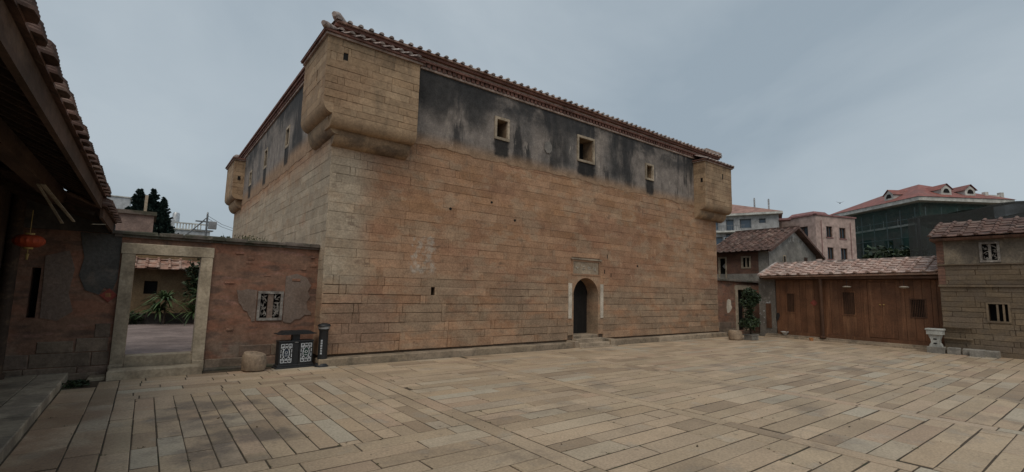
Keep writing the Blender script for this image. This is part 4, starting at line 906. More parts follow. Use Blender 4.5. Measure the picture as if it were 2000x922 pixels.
MB(Q0).lathe([(.11, .12), (.11, .17), (.075, .2), (.07, 2.34)], (XW-.26, 7.24, 0), 14).build('column', 'timber_dark', sh, True)
for (y0_, y1_) in ((5.02, 5.42), (5.43, 5.83)):
    dd = stone(MB(Q0), Pw, y0_, y1_, .27, 2.22, .004, .008, .0, .03, .001).build('door_leaf', 'timber', sh)
    hy = 5.37 if y0_ < 5.2 else 5.48
    MB(Q0).lathe([(.012, -.02), (.03, 0), (.012, .02)], (XW-.04, hy, 1.42), 10).build('door_handle', 'gold', dd, True)
lw = frame_bars(MB(Q0), Pw, *lat, .035, -.02, .035).build('lattice_window', 'timber_dark', sh)
pbox(MB(Q0), Pw, *lat, -.025, -.015).build('window_back', 'black', lw)
for i in range(8): pbox(MB(Q0), Pw, lat[0]+.05+i*.046, lat[0]+.066+i*.046, lat[2]+.03, lat[3]-.03, -.01, .025).build('window_bar', 'timber_dark', lw)
for pn in (pan, pan2):
    lw = frame_bars(MB(Q0), Pw, *pn, .04, -.02, .03).build('panel_window', 'timber', sh); pbox(MB(Q0), Pw, *pn, -.025, -.012).build('window_back', 'timber_dark', lw)
    for i in range(5): pbox(MB(Q0), Pw, pn[0]+.07+i*.065, pn[0]+.09+i*.065, pn[2]+.04, pn[3]-.04, -.01, .012).build('window_bar', 'timber_dark', lw)
single(MB().prism([(-.13, 0), (0, -.13), (.13, 0), (0, .13)], 0, .004, PL(0)), 'red_paper_diamond', 'red_paper', 'faded red paper diamond on the timber wall of the low hall', 'paper sign', (XW-.018, 7.58, 1.42))
for z0, z1, x0 in ((-.05, .075, 20.28), (.075, .13, 20.36)):
    y = 3.80
    while y < 9.3: e_ = min(9.34, y+random.uniform(1.0, 1.9)); MB(Q0).bbox(x0, XW-.02, y+.004, e_-.004, z0, z1, .01, .003).build('plinth_stone', 'plinth', sh); y = e_
# grey end pier
b_ = MB(Q0); b_.box(20.50, 20.95, 8.98, 9.62, .0, 2.36); b_.build('end_pier', 'grey_plaster', sh)
MB(Q0).box(20.47, 20.5, 9.14, 9.34, .35, 1.35).build('pier_board', 'timber_dark', sh)
# roof: eave at x=20.15 z~2.5, ridge at x=21.8 z~3.1
rb_ = MB(Q0); rb_.add([(20.16, 3.78, 2.515), (20.16, 9.42, 2.44), (21.85, 9.48, 3.03), (21.85, 3.78, 3.09), (24, 9.42, 2.4), (24, 3.78, 2.5), (20.2, 3.78, 2.46), (20.2, 9.42, 2.39)], [(0, 1, 2, 3), (3, 2, 4, 5), (0, 1, 7, 6), (6, 7, 4, 5)])
rs = rb_.build('roof', 'tile_shed', sh)
u_ = Vector((0, -5.64, .075)); v_ = Vector((1.69, 0, .583))
tiled_slope(rs, (20.12, 9.40, 2.452), u_, v_, 15, 6, .374, .295, 'tile_shed', .064, Q0, .03, .25)
MB(Q0).bar((21.85, 9.5, 3.07), (21.85, 3.79, 3.13), .12, .09).build('ridge_cap', 'tile_pale', rs)
MB(Q0).bar((20.08, 9.42, 2.485), (21.85, 9.44, 3.10), .11, .08).build('verge_cap', 'tile_pale', rs)
MB(Q0).box(20.26, 20.34, 3.8, 9.35, 2.33, 2.41).build('eave_beam', 'timber_dark', sh)
y = 3.9
while y < 9.3: MB(Q0).bar((20.2, y, 2.47), (20.62, y, 2.60), .04, .05).build('rafter', 'timber_dark', sh); y += .3
for i, (yy, w_) in enumerate(((6.38, 0), (4.72, 1))):
    lp = thing('eave_lamp', ['pale glass lamp under the hall eave above the slatted panel', 'pale glass lamp under the hall eave near the barred window'][i], 'lamp', (20.34, yy, 2.04), 0, 'lamps under the hall eave')
    MB().lathe([(.02, -.045), (.10, -.03), (.145, 0), (.10, .025), (.03, .035)], (0, 0, 0), 18).build('shade', 'lamp', lp, True); MB().tube([(0, 0, .03), (0, 0, .30)], .006, 6).build('rod', 'iron', lp)
b_ = MB(); b_.lathe([(.05, 0), (.07, .03), (.13, .085), (.15, .12), (.14, .12), (.11, .08), (.03, .03)], (0, 0, 0), 20)
single(b_, 'enamel_basin', 'bowl', 'white enamel basin on the plinth at the left end of the timber hall', 'basin', (20.42, 8.62, .13), None, True)
b_ = MB(); b_.lathe([(.055, 0), (.075, .10), (.08, .11), (.065, .11), (.05, .02)], (0, 0, 0), 16)
single(b_, 'clay_cup', 'clay', 'small orange clay cup on the paving before the timber hall', 'cup', (20.10, 7.55, 0), None, True)
b_ = MB(); b_.add([(0, -.05, .0), (0, .04, -.02), (.0, .06, -.2), (-.02, .02, -.33), (0, -.03, -.25), (.0, -.08, -.12)], [(0, 1, 2, 3, 4, 5)]); b_.add([(.02, -.05, .0), (.02, .04, -.02), (.02, .06, -.2), (.0, .02, -.33), (.02, -.03, -.25), (.02, -.08, -.12)], [(5, 4, 3, 2, 1, 0)])
single(b_, 'hanging_rag', 'hang', 'small black rag hanging at the left end of the timber hall', 'rag', (XW-.10, 8.90, .98))

# ================================================================== RIGHT STONE HOUSE
K0 = (21.5, 1.5, 0); PX = PL(20.0)
rh = thing('stone_house', 'sandstone block house with plastered upper floor and tiled roof at the right edge', 'house', K0)
w_up = (2.32, 2.76, 2.79, 3.40); w_lo = (2.27, 2.68, 1.05, 1.55)
yb = -2.0; yt = 3.74
b_ = MB(K0); holed(b_, PL(20.02), yb, yt, -.05, 3.62, [w_up, w_lo], 0, .3); b_.quad((20.02, yt, -.05), (25, yt, -.05), (25, yt, 3.62), (20.02, yt, 3.62)); b_.quad((20.02, yb, -.05), (25, yb, -.05), (25, yb, 3.62), (20.02, yb, 3.62)); rhw = b_.build('wall', 'joint', rh)
for q in ashlar(yb, yt, .0, 2.05, .158, .45, 1.1, .25, [w_lo])+ashlar(yb, yt, 2.12, 2.72, .15, .5, 1.2, .2):
    stone(MB(K0), PL(20.02), *q, random.choice((.006, .009, .013)), .007, -.02, .018+random.uniform(0, .008), .004).build('stone_block', 'rh_stone', rhw)
pbox(MB(K0), PL(20.0), yb, yt+.02, 2.052, 2.118, -.02, .06).build('string_course', 'rh_stone', rh); pbox(MB(K0), PL(20.0), yb, yt+.02, 2.722, 2.76, -.02, .05).build('string_course', 'rh_stone', rh)
b_ = MB(K0); holed(b_, PL(20.0), yb, yt-.16, 2.76, 3.60, [w_up], .006, .1); b_.build('upper_plaster', 'rh_plaster', rh)
for z0, z1 in courses(2.12, 3.6, .1): pbox(MB(K0), PL(20.0), yt-.155-random.uniform(0, .01), yt+.015, z0+.003, z1-.003, -.02, .014+random.uniform(0, .008)).build('quoin_brick', 'old_brick', rh)
fo = frame_bars(MB(K0), PL(20.0), *w_up, .06, -.05, .05).build('window_frame', 'rh_frame', rh); pbox(MB(K0), PL(20.0), w_up[0]+.06, w_up[1]-.06, w_up[2]+.06, w_up[3]-.06, -.2, -.16).build('window_back', 'black', fo)
b_ = MB(K0)
for i in range(30):
    c_ = (random.uniform(2.40, 2.68), random.uniform(2.87, 3.32)); an = random.uniform(0, 6.28); l = random.uniform(.03, .07)
    b_.prism([(c_[0]+l*math.cos(an)*q0-.012*math.sin(an)*q1, c_[1]+l*math.sin(an)*q0+.012*math.cos(an)*q1) for q0, q1 in ((-1, 0), (0, 1), (1, 0), (0, -1))], -.04+.001*i, -.02+.001*i, PL(20.0))
pbox(b_, PL(20.0), 2.51, 2.57, 2.85, 3.34, -.06, .0); b_.build('carved_openwork', 'rh_frame', fo)
fo = frame_bars(MB(K0), PL(20.0), w_lo[0]-.05, w_lo[1]+.05, w_lo[2]-.05, w_lo[3]+.05, .05, -.05, .024).build('window_frame', 'rh_stone', rh); pbox(MB(K0), PL(20.0), *w_lo, -.3, -.28).build('window_back', 'black', fo)
for y in (2.36, 2.49): pbox(MB(K0), PL(20.0), y-.022, y+.022, w_lo[2], w_lo[3], -.06, .01).build('stone_bar', 'rh_stone', fo)
rb_ = MB(K0); rb_.add([(19.72, yb, 3.56), (19.72, yt+.12, 3.56), (21.45, yt+.12, 4.20), (21.45, yb, 4.20), (25, yt+.12, 3.2), (25, yb, 3.2), (19.78, yb, 3.50), (19.78, yt+.12, 3.50)], [(0, 1, 2, 3), (3, 2, 4, 5), (0, 1, 7, 6), (6, 7, 4, 5)])
rs = rb_.build('roof', 'tile_dark', rh)
tiled_slope(rs, (19.66, yt+.10, 3.585), (0, -1, 0), (1.73, 0, .64), 15, 6, .36, .31, 'tile_dark', .055, K0, .026, .7)
for z in (.47, .82): MB(K0).bar((19.93, yt-.02, z), (19.93, yt-.68, z), .09, .035).build('stone_ledge', 'rh_stone', rh)
# ornamental stand and grey blocks
ST = (19.62, 3.86, 0)
st = thing('stone_stand', 'pale grey carved stone stand with box top by the stone house corner', 'stand', ST)
MB().bbox(-.17, .17, -.20, .20, 0, .20, .012).build('base_block', 'grey_stone', st)
b_ = MB(); b_.prism([(-.15, .20), (.15, .20), (.135, .26), (.10, .32), (.105, .40), (.14, .50), (.165, .565), (-.165, .565), (-.14, .50), (-.105, .40), (-.10, .32), (-.135, .26)], -.11, .11, lambda u, w_, d: (-d, u, w_)); b_.build('waisted_stem', 'pale_stone', st)
MB().bbox(-.16, .16, -.19, .19, .567, .70, .01).build('box_top', 'pale_stone', st); MB().bbox(-.18, .18, -.215, .215, .702, .75, .012).build('cap', 'pale_stone', st)
for z in (.30, .43): MB().prism([(.05*math.cos(R(45*i)), z+.022*math.sin(R(45*i))) for i in range(8)], .108, .118, lambda u, w_, d: (-d, u, w_)).build('carved_eye', 'black', st)
for i, (x, y, sx, sy, h, lb) in enumerate(((19.72, 3.47, .15, .15, .20, 'grey stone block next to the carved stand'), (19.82, 3.16, .13, .13, .19, 'grey stone block second from the carved stand'), (19.60, 2.93, .16, .16, .21, 'larger grey stone block standing forward below the barred window'), (19.74, 2.64, .14, .14, .19, 'rightmost grey stone block at the foot of the stone house'))):
    single(MB().bbox(-sx, sx, -sy, sy, 0, h, .018, .006), 'stone_block_seat', 'grey_stone', lb, 'stone block', (x, y, 0), 'grey blocks before the stone house', False, R(random.uniform(-8, 8)))

# ================================================================== OLD HOUSE behind the hall
O0 = (25.7, 12, 0)
oh = thing('old_house', 'old two-storey house with sooty tiled gable roof behind the timber hall', 'house', O0)
PG = PF(10.3); PO = PL(23.0)
b_ = MB(O0); ow = [(11.12, 11.58, 2.95, 3.55), (12.32, 12.75, 2.35, 3.55)]
holed(b_, PO, 10.3, 13.1, 0, 3.85, ow, 0, .25); b_.build('front_wall', 'old_brick', oh)
b_ = MB(O0); b_.prism([(23.0, 0), (28.5, 0), (28.5, 3.85), (25.75, 5.02), (23.0, 3.85)], -.2, 0, PG); b_.build('gable_wall', 'old_render', oh)
for h in ow:
    fo = frame_bars(MB(O0), PO, *h, .07, -.06, .03).build('window_frame' if h[2] > 2.5 else 'door_frame', 'frame_pale', oh); pbox(MB(O0), PO, *h, -.24, -.2).build('dark_opening', 'black', fo)
pbox(MB(O0), PO, 11.32, 11.38, 3.02, 3.48, -.06, .01).build('mullion', 'frame_pale', oh)
MB(O0).prism([(12.53+.10*math.cos(R(90*i)), 3.1+.13*math.sin(R(90*i))) for i in range(4)], -.19, -.17, PO).build('door_paper', 'silver', oh)
for r_ in ((10.3, 10.75, 2.2, 3.8), (10.3, 13, 2.1, 2.7)): pbox(MB(O0), PO, *r_, -.05, .012).build('render_panel', 'old_render', oh)
h = (24.55, 24.85, 3.2, 3.66); fo = frame_bars(MB(O0), PG, *h, .05, -.02, .02).build('window_frame', 'frame_pale', oh); pbox(MB(O0), PG, *h, -.01, .006).build('dark_opening', 'black', fo)
for (u0, z0) in ((27.0, 3.1), (27.6, 2.9)): pbox(MB(O0), PG, u0, u0+.4, z0, z0+.6, -.01, .012).build('boarded_opening', 'timber_dark', oh)
rb_ = MB(O0); rb_.add([(22.65, 10.08, 3.72), (22.65, 13.2, 3.72), (25.75, 13.2, 5.08), (25.75, 10.08, 5.08), (28.9, 10.08, 3.72), (28.9, 13.2, 3.72)], [(0, 1, 2, 3), (3, 2, 5, 4)]); rs = rb_.build('roof', 'tile_dark', oh)
tiled_slope(rs, (22.6, 13.15, 3.735), (0, -1, 0), (3.1, 0, 1.36), 10, 9, .305, .375, 'tile_dark', .05, O0, .03, .8)
b_ = MB(O0); b_.prism([(23.0, 0), (28.5, 0), (28.5, 3.85), (25.75, 5.02), (23.0, 3.85)], 0, .1, PF(13.1)); b_.build('rear_gable', 'old_render', oh)
MB(O0).bar((25.75, 10.0, 5.13), (25.75, 13.2, 5.13), .22, .12).build('ridge_cap', 'tile_dark', rs)
for a_, c_ in (((22.6, 10.06, 3.74), (25.75, 10.06, 5.12)), ((28.95, 10.06, 3.72), (25.75, 10.06, 5.12))): MB(O0).bar(a_, c_, .14, .12).build('verge_cap', 'tile_dark', rs)
# ================================================================== PINK BUILDING
pk = thing('pink_building', 'plain pink stucco block with small square windows behind the old house', 'building', (56.5, 20.26, 0), R(-19))
HZ = 10.5; W_, D_ = 5.9, 8.4
rwin = [(1.5, 2.4, 8.2, 9.4), (3.45, 4.4, 8.15, 9.35), (1.55, 2.45, 5.8, 7.1), (3.5, 4.5, 5.8, 7.1)]; lwin = [(.95, 2.2, 8.15, 9.4), (.95, 2.2, 5.4, 6.7)]
Pr = PF(0); Pl = PL(0)
b_ = MB(); holed(b_, Pr, 0, W_, -.5, HZ, rwin, 0, .25); holed(b_, Pl, 0, D_, -.5, HZ, lwin, 0, .25); b_.quad((W_, 0, -.5), (W_, D_, -.5), (W_, D_, HZ), (W_, 0, HZ)); b_.quad((0, D_, -.5), (W_, D_, -.5), (W_, D_, HZ), (0, D_, HZ)); b_.quad((0, 0, HZ-.1), (W_, 0, HZ-.1), (W_, D_, HZ-.1), (0, D_, HZ-.1)); b_.build('wall', 'pink', pk)
for P_, ws in ((Pr, rwin), (Pl, lwin)):
    for h in ws:
        fo = frame_bars(MB(), P_, *h, .08, -.18, -.10).build('window', 'timber_dark', pk); pbox(MB(), P_, *h, -.24, -.20).build('pane', 'glass', fo)
        pbox(MB(), P_, (h[0]+h[1])/2-.03, (h[0]+h[1])/2+.03, h[2], h[3], -.19, -.10).build('mullion', 'timber_dark', fo)
        pbox(MB(), P_, h[0]-.08, h[1]+.08, h[2]-.1, h[2], -.1, .06).build('sill', 'pink_cap', fo)
for P_, l in ((Pr, W_), (Pl, D_)): pbox(MB(), P_, -.12, l+.12, HZ, HZ+.16, -.2, .12).build('parapet_cap', 'pink_cap', pk)
b_ = MB(); b_.add([(.4, .6, HZ+.1), (3.2, .6, HZ+.1), (3.2, 4, HZ+.1), (.4, 4, HZ+.1), (.9, .9, HZ+.62), (2.6, .9, HZ+.62), (2.6, 3.6, HZ+.62), (.9, 3.6, HZ+.62)], [(4, 5, 6, 7), (0, 1, 5, 4), (1, 2, 6, 5), (2, 3, 7, 6), (3, 0, 4, 7)]); b_.build('roof_hatch', 'pink_cap', pk)
for x in (.75, 5.1): MB().tube([(x, -.05, 0), (x, -.05, HZ-.5)], .03, 6).build('drain_pipe', 'pink_cap', pk)
# ================================================================== GREY APARTMENT
ga = thing('grey_apartment', 'grey-white apartment house with blue balcony windows behind the tower', 'building', (49.5, 31.0, 0), R(-66))
b_ = MB(); gwn = [(4.0, 4.8, 8.9, 10.15), (5.4, 6.55, 9.1, 10.15), (7.3, 7.95, 9.6, 10.1), (4.0, 5.6, 7.6, 8.55), (2.3, 3.2, 9.0, 10.1), (2.3, 3.6, 6.9, 8.2)]
holed(b_, Pr, 0, 9.2, -.5, 10.5, gwn, 0, .4); b_.quad((9.2, 0, -.5), (9.2, 6, -.5), (9.2, 6, 10.5), (9.2, 0, 10.5)); b_.quad((0, 0, -.5), (0, 6, -.5), (0, 6, 10.5), (0, 0, 10.5)); b_.build('wall', 'grey_wall', ga)
gl = mat('blue_tinted_glass', [(.09, .125, .165)], rough=.15, spec=.6, bump=None, fine=None, mottle=None)
for h in gwn:
    fo = frame_bars(MB(), Pr, *h, .08, -.35, -.2).build('window', 'pole', ga); pbox(MB(), Pr, *h, -.38, -.36).build('pane', gl if h[2] > 6 else 'black', fo)
pbox(MB(), Pr, -.4, 9.6, 10.5, 10.72, -.3, .5).build('eave_slab', 'white_fascia', ga); pbox(MB(), Pr, 9.2, 10.3, 9.8, 10.0, -1, .2).build('lower_eave', 'pink_cap', ga)
b_ = MB(); b_.add([(-.5, -.5, 10.73), (9.6, -.5, 10.73), (9.6, 6.4, 10.73), (-.5, 6.4, 10.73), (1.2, 2.0, 12.4), (4.6, 2.0, 12.2), (4.6, 3.4, 12.2), (1.2, 3.4, 12.4)], [(4, 5, 6, 7), (0, 1, 5, 4), (1, 2, 6, 5), (2, 3, 7, 6), (3, 0, 4, 7)]); b_.build('roof', 'apt_roof', ga)
pbox(MB(), Pr, 3.0, 6.0, 8.62, 8.78, -.2, .9).build('balcony_slab', 'white_fascia', ga)
for i in range(12): MB().tube([(3.1+.25*i, -.85, 8.78), (3.1+.25*i, -.85, 9.35)], .02, 5).build('balcony_baluster', 'pole', ga)
MB().tube([(3.0, -.85, 9.35), (5.95, -.85, 9.35)], .03, 6).build('balcony_rail', 'pole', ga)
ac = MB().bbox(3.75, 4.25, -.36, -.02, 7.75, 8.15, .04).build('air_conditioner', 'white_wall', ga); MB().prism([(4.0+.14*math.cos(R(30*i)), 7.95+.14*math.sin(R(30*i))) for i in range(12)], .37, .385, Pr).build('fan_grille', 'black', ac)
for (x, z) in ((6.9, 12.6), (8.3, 12.4)):
    an = MB().tube([(x, 1.0, 10.6), (x, 1.0, z)], .05, 6).build('antenna_mast', 'pole', ga)
    for q in range(4): MB().box(x-.09, x+.09, .93, 1.07, z-.3-q*.28, z-.06-q*.28).build('antenna_panel', 'steel', an)
# ================================================================== GREEN NETTED BUILDING
gb = thing('netted_building', 'unfinished building with red hipped roof wrapped in green safety netting', 'building', (68.6, 14.0, 0), R(-34))
W_, D_, HZ = 9.4, 12.2, 12.7
b_ = MB(); gr_ = [(1.5, 3.0, 7.6, 9.6), (4.5, 6.2, 7.0, 9.6), (1.5, 3.0, 3.4, 5.6), (4.5, 6.2, 3.4, 5.6)]; gl_ = [(1.6, 3.2, 6.2, 9.0), (4.2, 5.6, 7.0, 8.8), (7.4, 9.2, 7.0, 9.2), (1.6, 3.2, 2.4, 4.8)]
holed(b_, Pr, .4, W_, -.5, HZ, gr_, -.4, .4); holed(b_, Pl, .4, D_, -.5, HZ, gl_, -.4, .4); b_.quad((W_, .4, -.5), (W_, D_, -.5), (W_, D_, HZ), (W_, .4, HZ)); b_.build('wall', 'site_wall', gb)
for P_, ws in ((Pr, gr_), (Pl, gl_)):
    for h in ws: pbox(MB(), P_, *h, -.9, -.8).build('dark_opening', 'black', gb)
for P_, l in ((Pr, W_), (Pl, D_)):
    for z in (6.0, 10.2): pbox(MB(), P_, .4, l, z, z+.22, -.5, -.05).build('floor_slab', 'white_fascia', gb)
    q = .3
    while q < l: MB().tube([P_(q, -.4, .35), P_(q, HZ-.6, .35)], .05, 6).build('scaffold_pole', 'pole', gb); q += 1.9
    for z in (2.5, 4.6, 6.7, 8.8, 10.9): MB().tube([P_(-.3, z, .40), P_(l+.2, z, .40)], .045, 6).build('scaffold_rail', 'pole', gb)
    b2 = MB(); n_ = 26
    for i in range(n_):
        a_, c_ = -.55+(l+.9)*i/n_, -.55+(l+.9)*(i+1)/n_; f1 = .55+.07*math.sin(i*1.9); f2 = .55+.07*math.sin((i+1)*1.9)
        b2.quad(P_(a_, -.4, f1), P_(c_, -.4, f2), P_(c_, HZ-.1, f2*.9), P_(a_, HZ-.1, f1*.9))
    b2.build('safety_net', 'green_net', gb)
    for i in range(6):
        u = l*(i+.5)/6; MB().tube([P_(u, 10.2, -.1), P_(u, 10.2+1.0, -.1)], .04, 5).build('balcony_post', 'white_fascia', gb)
ov = 1.0
MB().box(-ov, W_+ov, -ov, D_+ov, HZ, HZ+.42).build('eave_slab', 'white_fascia', gb)
b_ = MB(); z1 = 15.9; b_.add([(-ov-.1, -ov-.1, HZ+.43), (W_+ov+.1, -ov-.1, HZ+.43), (W_+ov+.1, D_+ov+.1, HZ+.43), (-ov-.1, D_+ov+.1, HZ+.43), (4.5, 4.5, z1), (4.9, 8.0, z1)], [(0, 1, 4), (1, 2, 5, 4), (2, 3, 5), (3, 0, 4, 5)]); nr = b_.build('roof', 'net_roof', gb)
for (P_, u, f0) in ((Pl, 3.9, -1.0), (Pr, 3.3, -1.0), (Pr, 6.2, -1.0)):
    z0 = HZ+.95; b_ = MB(); dd = [(u-.62, z0), (u+.62, z0), (u+.62, z0+.65), (u, z0+1.15), (u-.62, z0+.65)]
    b_.prism(dd, -1.9, .05, P_); dm = b_.build('dormer', 'white_fascia', nr)
    MB().prism([(u+.36*math.cos(R(180*i/8)), z0+.22+.5*math.sin(R(180*i/8))) for i in range(9)], .05, .09, P_).build('dormer_window', 'black', dm)
    b2 = MB(); b2.add([P_(u-.8, z0+.58, .2), P_(u, z0+1.28, .2), P_(u, z0+1.28, -2.4), P_(u-.8, z0+.58, -2.0), P_(u+.8, z0+.58, .2), P_(u+.8, z0+.58, -2.0)], [(0, 1, 2, 3), (1, 4, 5, 2)]); b2.build('dormer_roof', 'net_roof', dm)
for x in (8.3, 10.2): MB().box(x, x+.4, .2, .6, HZ+.5, HZ+1.5).build('roof_pier', 'white_fascia', nr)
MB().box(8.3, 10.6, .3, .5, HZ+.5, HZ+1.2).build('roof_parapet', 'white_fascia', nr)
# black shade net over the plot behind the stone house
nb = thing('shade_net', 'sagging black shade net on poles behind the stone house roof', 'shade net', (30, 2.5, 0))
b_ = MB(); nx_, ny_ = 14, 18
vs = []
for i in range(nx_+1):
    for q in range(ny_+1):
        x = -1+7*i/nx_; y = -8+11.9*q/ny_; vs.append((x, y, 5.88+.16*math.sin(q*1.05)*math.sin(i*.8)+.05*math.sin(q*3.1)-.1*max(0, y)))
fs = [(i*(ny_+1)+q, i*(ny_+1)+q+1, (i+1)*(ny_+1)+q+1, (i+1)*(ny_+1)+q) for i in range(nx_) for q in range(ny_)]
b_.add(vs, fs); b_.build('net_sheet', 'black_net', nb)
b_ = MB(); n_ = 26
for i in range(n_):
    a_, c_ = -8+11.9*i/n_, -8+11.9*(i+1)/n_; f = lambda y: 5.88+.07*math.sin(y*2.3)-.1*max(0, y)
    b_.quad((-1.05, a_, -.05), (-1.05, c_, -.05), (-1.05, c_, f(c_)), (-1.05, a_, f(a_)))
b_.build('net_side', 'black_net', nb)
for y in (-7, -3.5, 0, 3.5): MB().tube([(-1, y, 0), (-1, y, 5.5)], .05, 6).build('net_pole', 'pole', nb)
# far trees mass right
def bush(name, label, c, rads, n_, size, cat='shrub', m_='leaf', trunk=0):
    t = thing(name, label, cat, c); b_ = MB()
    for i in range(7):
        cc = (random.uniform(-.6, .6)*rads[0], random.uniform(-.6, .6)*rads[1], trunk+rads[2]*random.uniform(.5, 1.4)); leaves(b_, cc, [r_*random.uniform(.4, .65) for r_ in rads], n_//7, size)
    b_.build('crown', m_, t)
    MB().tube([(0, 0, 0), (.05, 0, trunk+rads[2]*.6), (0, .05, trunk+rads[2]*1.4)], [max(.04, rads[0]*.06), max(.03, rads[0]*.045), .015], 7).build('trunk', 'bark', t)
    return t
bush('leafy_tree', 'dark leafy tree showing below the green netting beside the stone house', (33.5, 8.0, 0), (1.6, 1.6, 1.6), 1500, .22, 'tree', 'leaf', 1.6)

# ================================================================== LEFT BACKGROUND
Y1 = (0, 21.2, .3)
yh = thing('ochre_house', 'ochre-walled low house with tiled roof seen through the gateway', 'house', Y1)
P = PF(20.6); b_ = MB(Y1); yw = [(-.05, .32, 1.22, 1.66), (1.35, 1.6, 1.15, 1.7)]
holed(b_, P, -4, 2.88, .3, 2.55, yw, 0, .2); b_.build('wall', 'ochre', yh)
for h in yw: pbox(MB(Y1), P, *h, -.2, -.15).build('window', 'black', yh)
rb_ = MB(Y1); rb_.add([(-4, 19.95, 2.05), (2.86, 19.95, 2.05), (2.86, 21.9, 2.95), (-4, 21.9, 2.95), (-4, 23.5, 2.2), (2.86, 23.5, 2.2)], [(0, 1, 2, 3), (3, 2, 5, 4)]); rs = rb_.build('roof', 'tile_red', yh)
tiled_slope(rs, (-2.2, 19.9, 2.065), (1, 0, 0), (0, 1.95, .9), 16, 6, .31, .36, 'tile_red', .045, Y1, .03, 1.8)
ph = thing('parapet_house', 'pinkish plastered flat-roofed block with coping behind the gate wall', 'house', (-1.8, 24.5, 0))
MB((-1.8, 24.5, 0)).box(-3.6, .02, 23.6, 26, 0, 4.25).build('wall', 'parapet', ph); MB((-1.8, 24.5, 0)).box(-3.7, .10, 23.5, 26.1, 4.252, 4.40).build('coping', 'coping', ph); MB((-1.8, 24.5, 0)).box(-.34, -.24, 24.2, 24.3, 4.4, 5.15).build('roof_post', 'frame_pale', ph)
# low planting bed wall + strap leaved plants in the yard
yb_ = MB((0, 19.3, .3)); yb_.bbox(-4, 2.85, 19.2, 19.45, .3, .62, .02); tag(yb_.build('planting_bed_wall', 'dim_plaster', None, False, (0, 19.3, .3)), 'low dark kerb wall of the planting bed before the ochre house', 'wall')
def strap(label, c, n_, ln_, m_='leaf_bright', heads=((0, 0, .5),)):
    t = thing('strap_leaf_plant', label, 'plant', c, 0, 'strap-leaved plants in the yard'); b_ = MB()
    for hx, hy, hz in heads:
        MB().tube([(0, 0, 0), (hx*.6, hy*.6, hz*.6), (hx, hy, hz)], [.03, .025, .02], 6).build('stem', 'bark', t)
        for i in range(n_):
            a_ = random.uniform(0, 6.28); el = random.uniform(.1, 1.3); l = ln_*random.uniform(.7, 1.15); d = Vector((math.cos(a_), math.sin(a_), 0)); sd_ = Vector((-d.y, d.x, 0))
            pts_ = [Vector((hx, hy, hz))+d*l*s_*math.cos(el)+Vector((0, 0, l*(s_*math.sin(el)-.55*s_*s_))) for s_ in (0, .35, .7, 1)]
            ws = (.012, .03, .024, .003); vs = []
            for p, w_ in zip(pts_, ws): vs += [p-sd_*w_, p+sd_*w_]
            b_.add(vs, [(0, 1, 3, 2), (2, 3, 5, 4), (4, 5, 7, 6)])
    b_.build('leaf_rosette', m_, t); return t
strap('spiky strap-leaved plant in the middle of the yard bed', (.55, 18.9, .3), 90, .85, 'leaf_bright', ((0, 0, .75), (-.15, .1, .4)))
strap('broad strap-leaved plant at the right side of the yard bed', (1.55, 18.8, .3), 90, .85, 'leaf_bright', ((0, 0, .8), (.3, 0, .6), (-.2, 0, .35)))
bush('yard_shrub', 'dark shrub rising behind the right plant in the yard', (1.75, 19.7, .3), (.75, .5, .95), 1600, .09, 'shrub', 'leaf', .5)
bush('yard_shrub', 'low dark shrub at the left of the yard bed', (-.35, 18.95, .3), (.4, .3, .25), 300, .06, 'shrub', 'leaf', 0)
def pine(label, c, h, rad):
    t = thing('norfolk_pine', label, 'tree', c, 0, 'pines behind the gate wall'); MB().tube([(0, 0, 0), (0, 0, h*.6), (0, 0, h)], [.16, .09, .02], 8).build('trunk', 'bark', t); b_ = MB()
    z = h*.22; k_ = 0
    while z < h-.05:
        f = (h-z)/(h*.78); rr = rad*(min(1, f*1.1)**.8)*random.uniform(.85, 1.1)
        for q in range(14):
            a_ = 2*math.pi*q/14+k_*.35; d = Vector((math.cos(a_), math.sin(a_), 0)); sd_ = Vector((-d.y, d.x, 0)); l = rr*random.uniform(.55, 1.2); zb_ = z+random.uniform(-.12, .12)
            tip = Vector((0, 0, zb_))+d*l+Vector((0, 0, l*.34)); pr_ = Vector((0, 0, zb_)); 
            for s_ in range(7):
                s0 = .15+s_*.12; p = pr_.lerp(tip, s0)+Vector((0, 0, -.10*l*math.sin(s0*3.1))); wd = .30*l*(1-s0*.72)+.03
                for sg in (-1, 1):
                    e2 = p+sd_*sg*wd+d*wd*.55+Vector((0, 0, .10*l*s0)); b_.add([p-d*.10, p+d*.16, e2+Vector((0, 0, .08))], [(0, 1, 2)]); b_.add([p-d*.04+Vector((0, 0, -.12)), p+d*.05+Vector((0, 0, .16)), e2], [(0, 1, 2)])
        z += h*.027; k_ += 1
    b_.build('crown', 'pine', t)
pine('tall Norfolk pine, leftmost of the dark group', (-.95, 45, 0), 8.6, 2.0)
pine('tall Norfolk pine in the middle of the dark group', (-.15, 46.2, 0), 8.9, 1.95)
pine('shorter Norfolk pine, rightmost of the dark group', (.55, 45.6, 0), 8.25, 1.6)
wb = thing('white_building', 'distant white building with roof railing and water tank beyond the gate wall', 'building', (3.2, 70, 0))
b_ = MB(); b_.box(-2.6, 2.6, 0, 6, 0, 8.1); b_.build('wall', 'white_wall', wb); MB().box(-2.8, 2.8, -.2, .1, 8.1, 8.25).build('roof_slab', 'white_fascia', wb)
for i in range(9): MB().box(-.9+.3*i, -.78+.3*i, -.1, .0, 8.25, 8.85).build('baluster', 'white_fascia', wb)
MB().box(-1.1, 2.6, -.15, .05, 8.85, 9.0).build('roof_rail', 'white_fascia', wb); MB().box(-2.4, -1.1, 0, 1, 8.25, 9.2).build('stair_head', 'white_wall', wb)
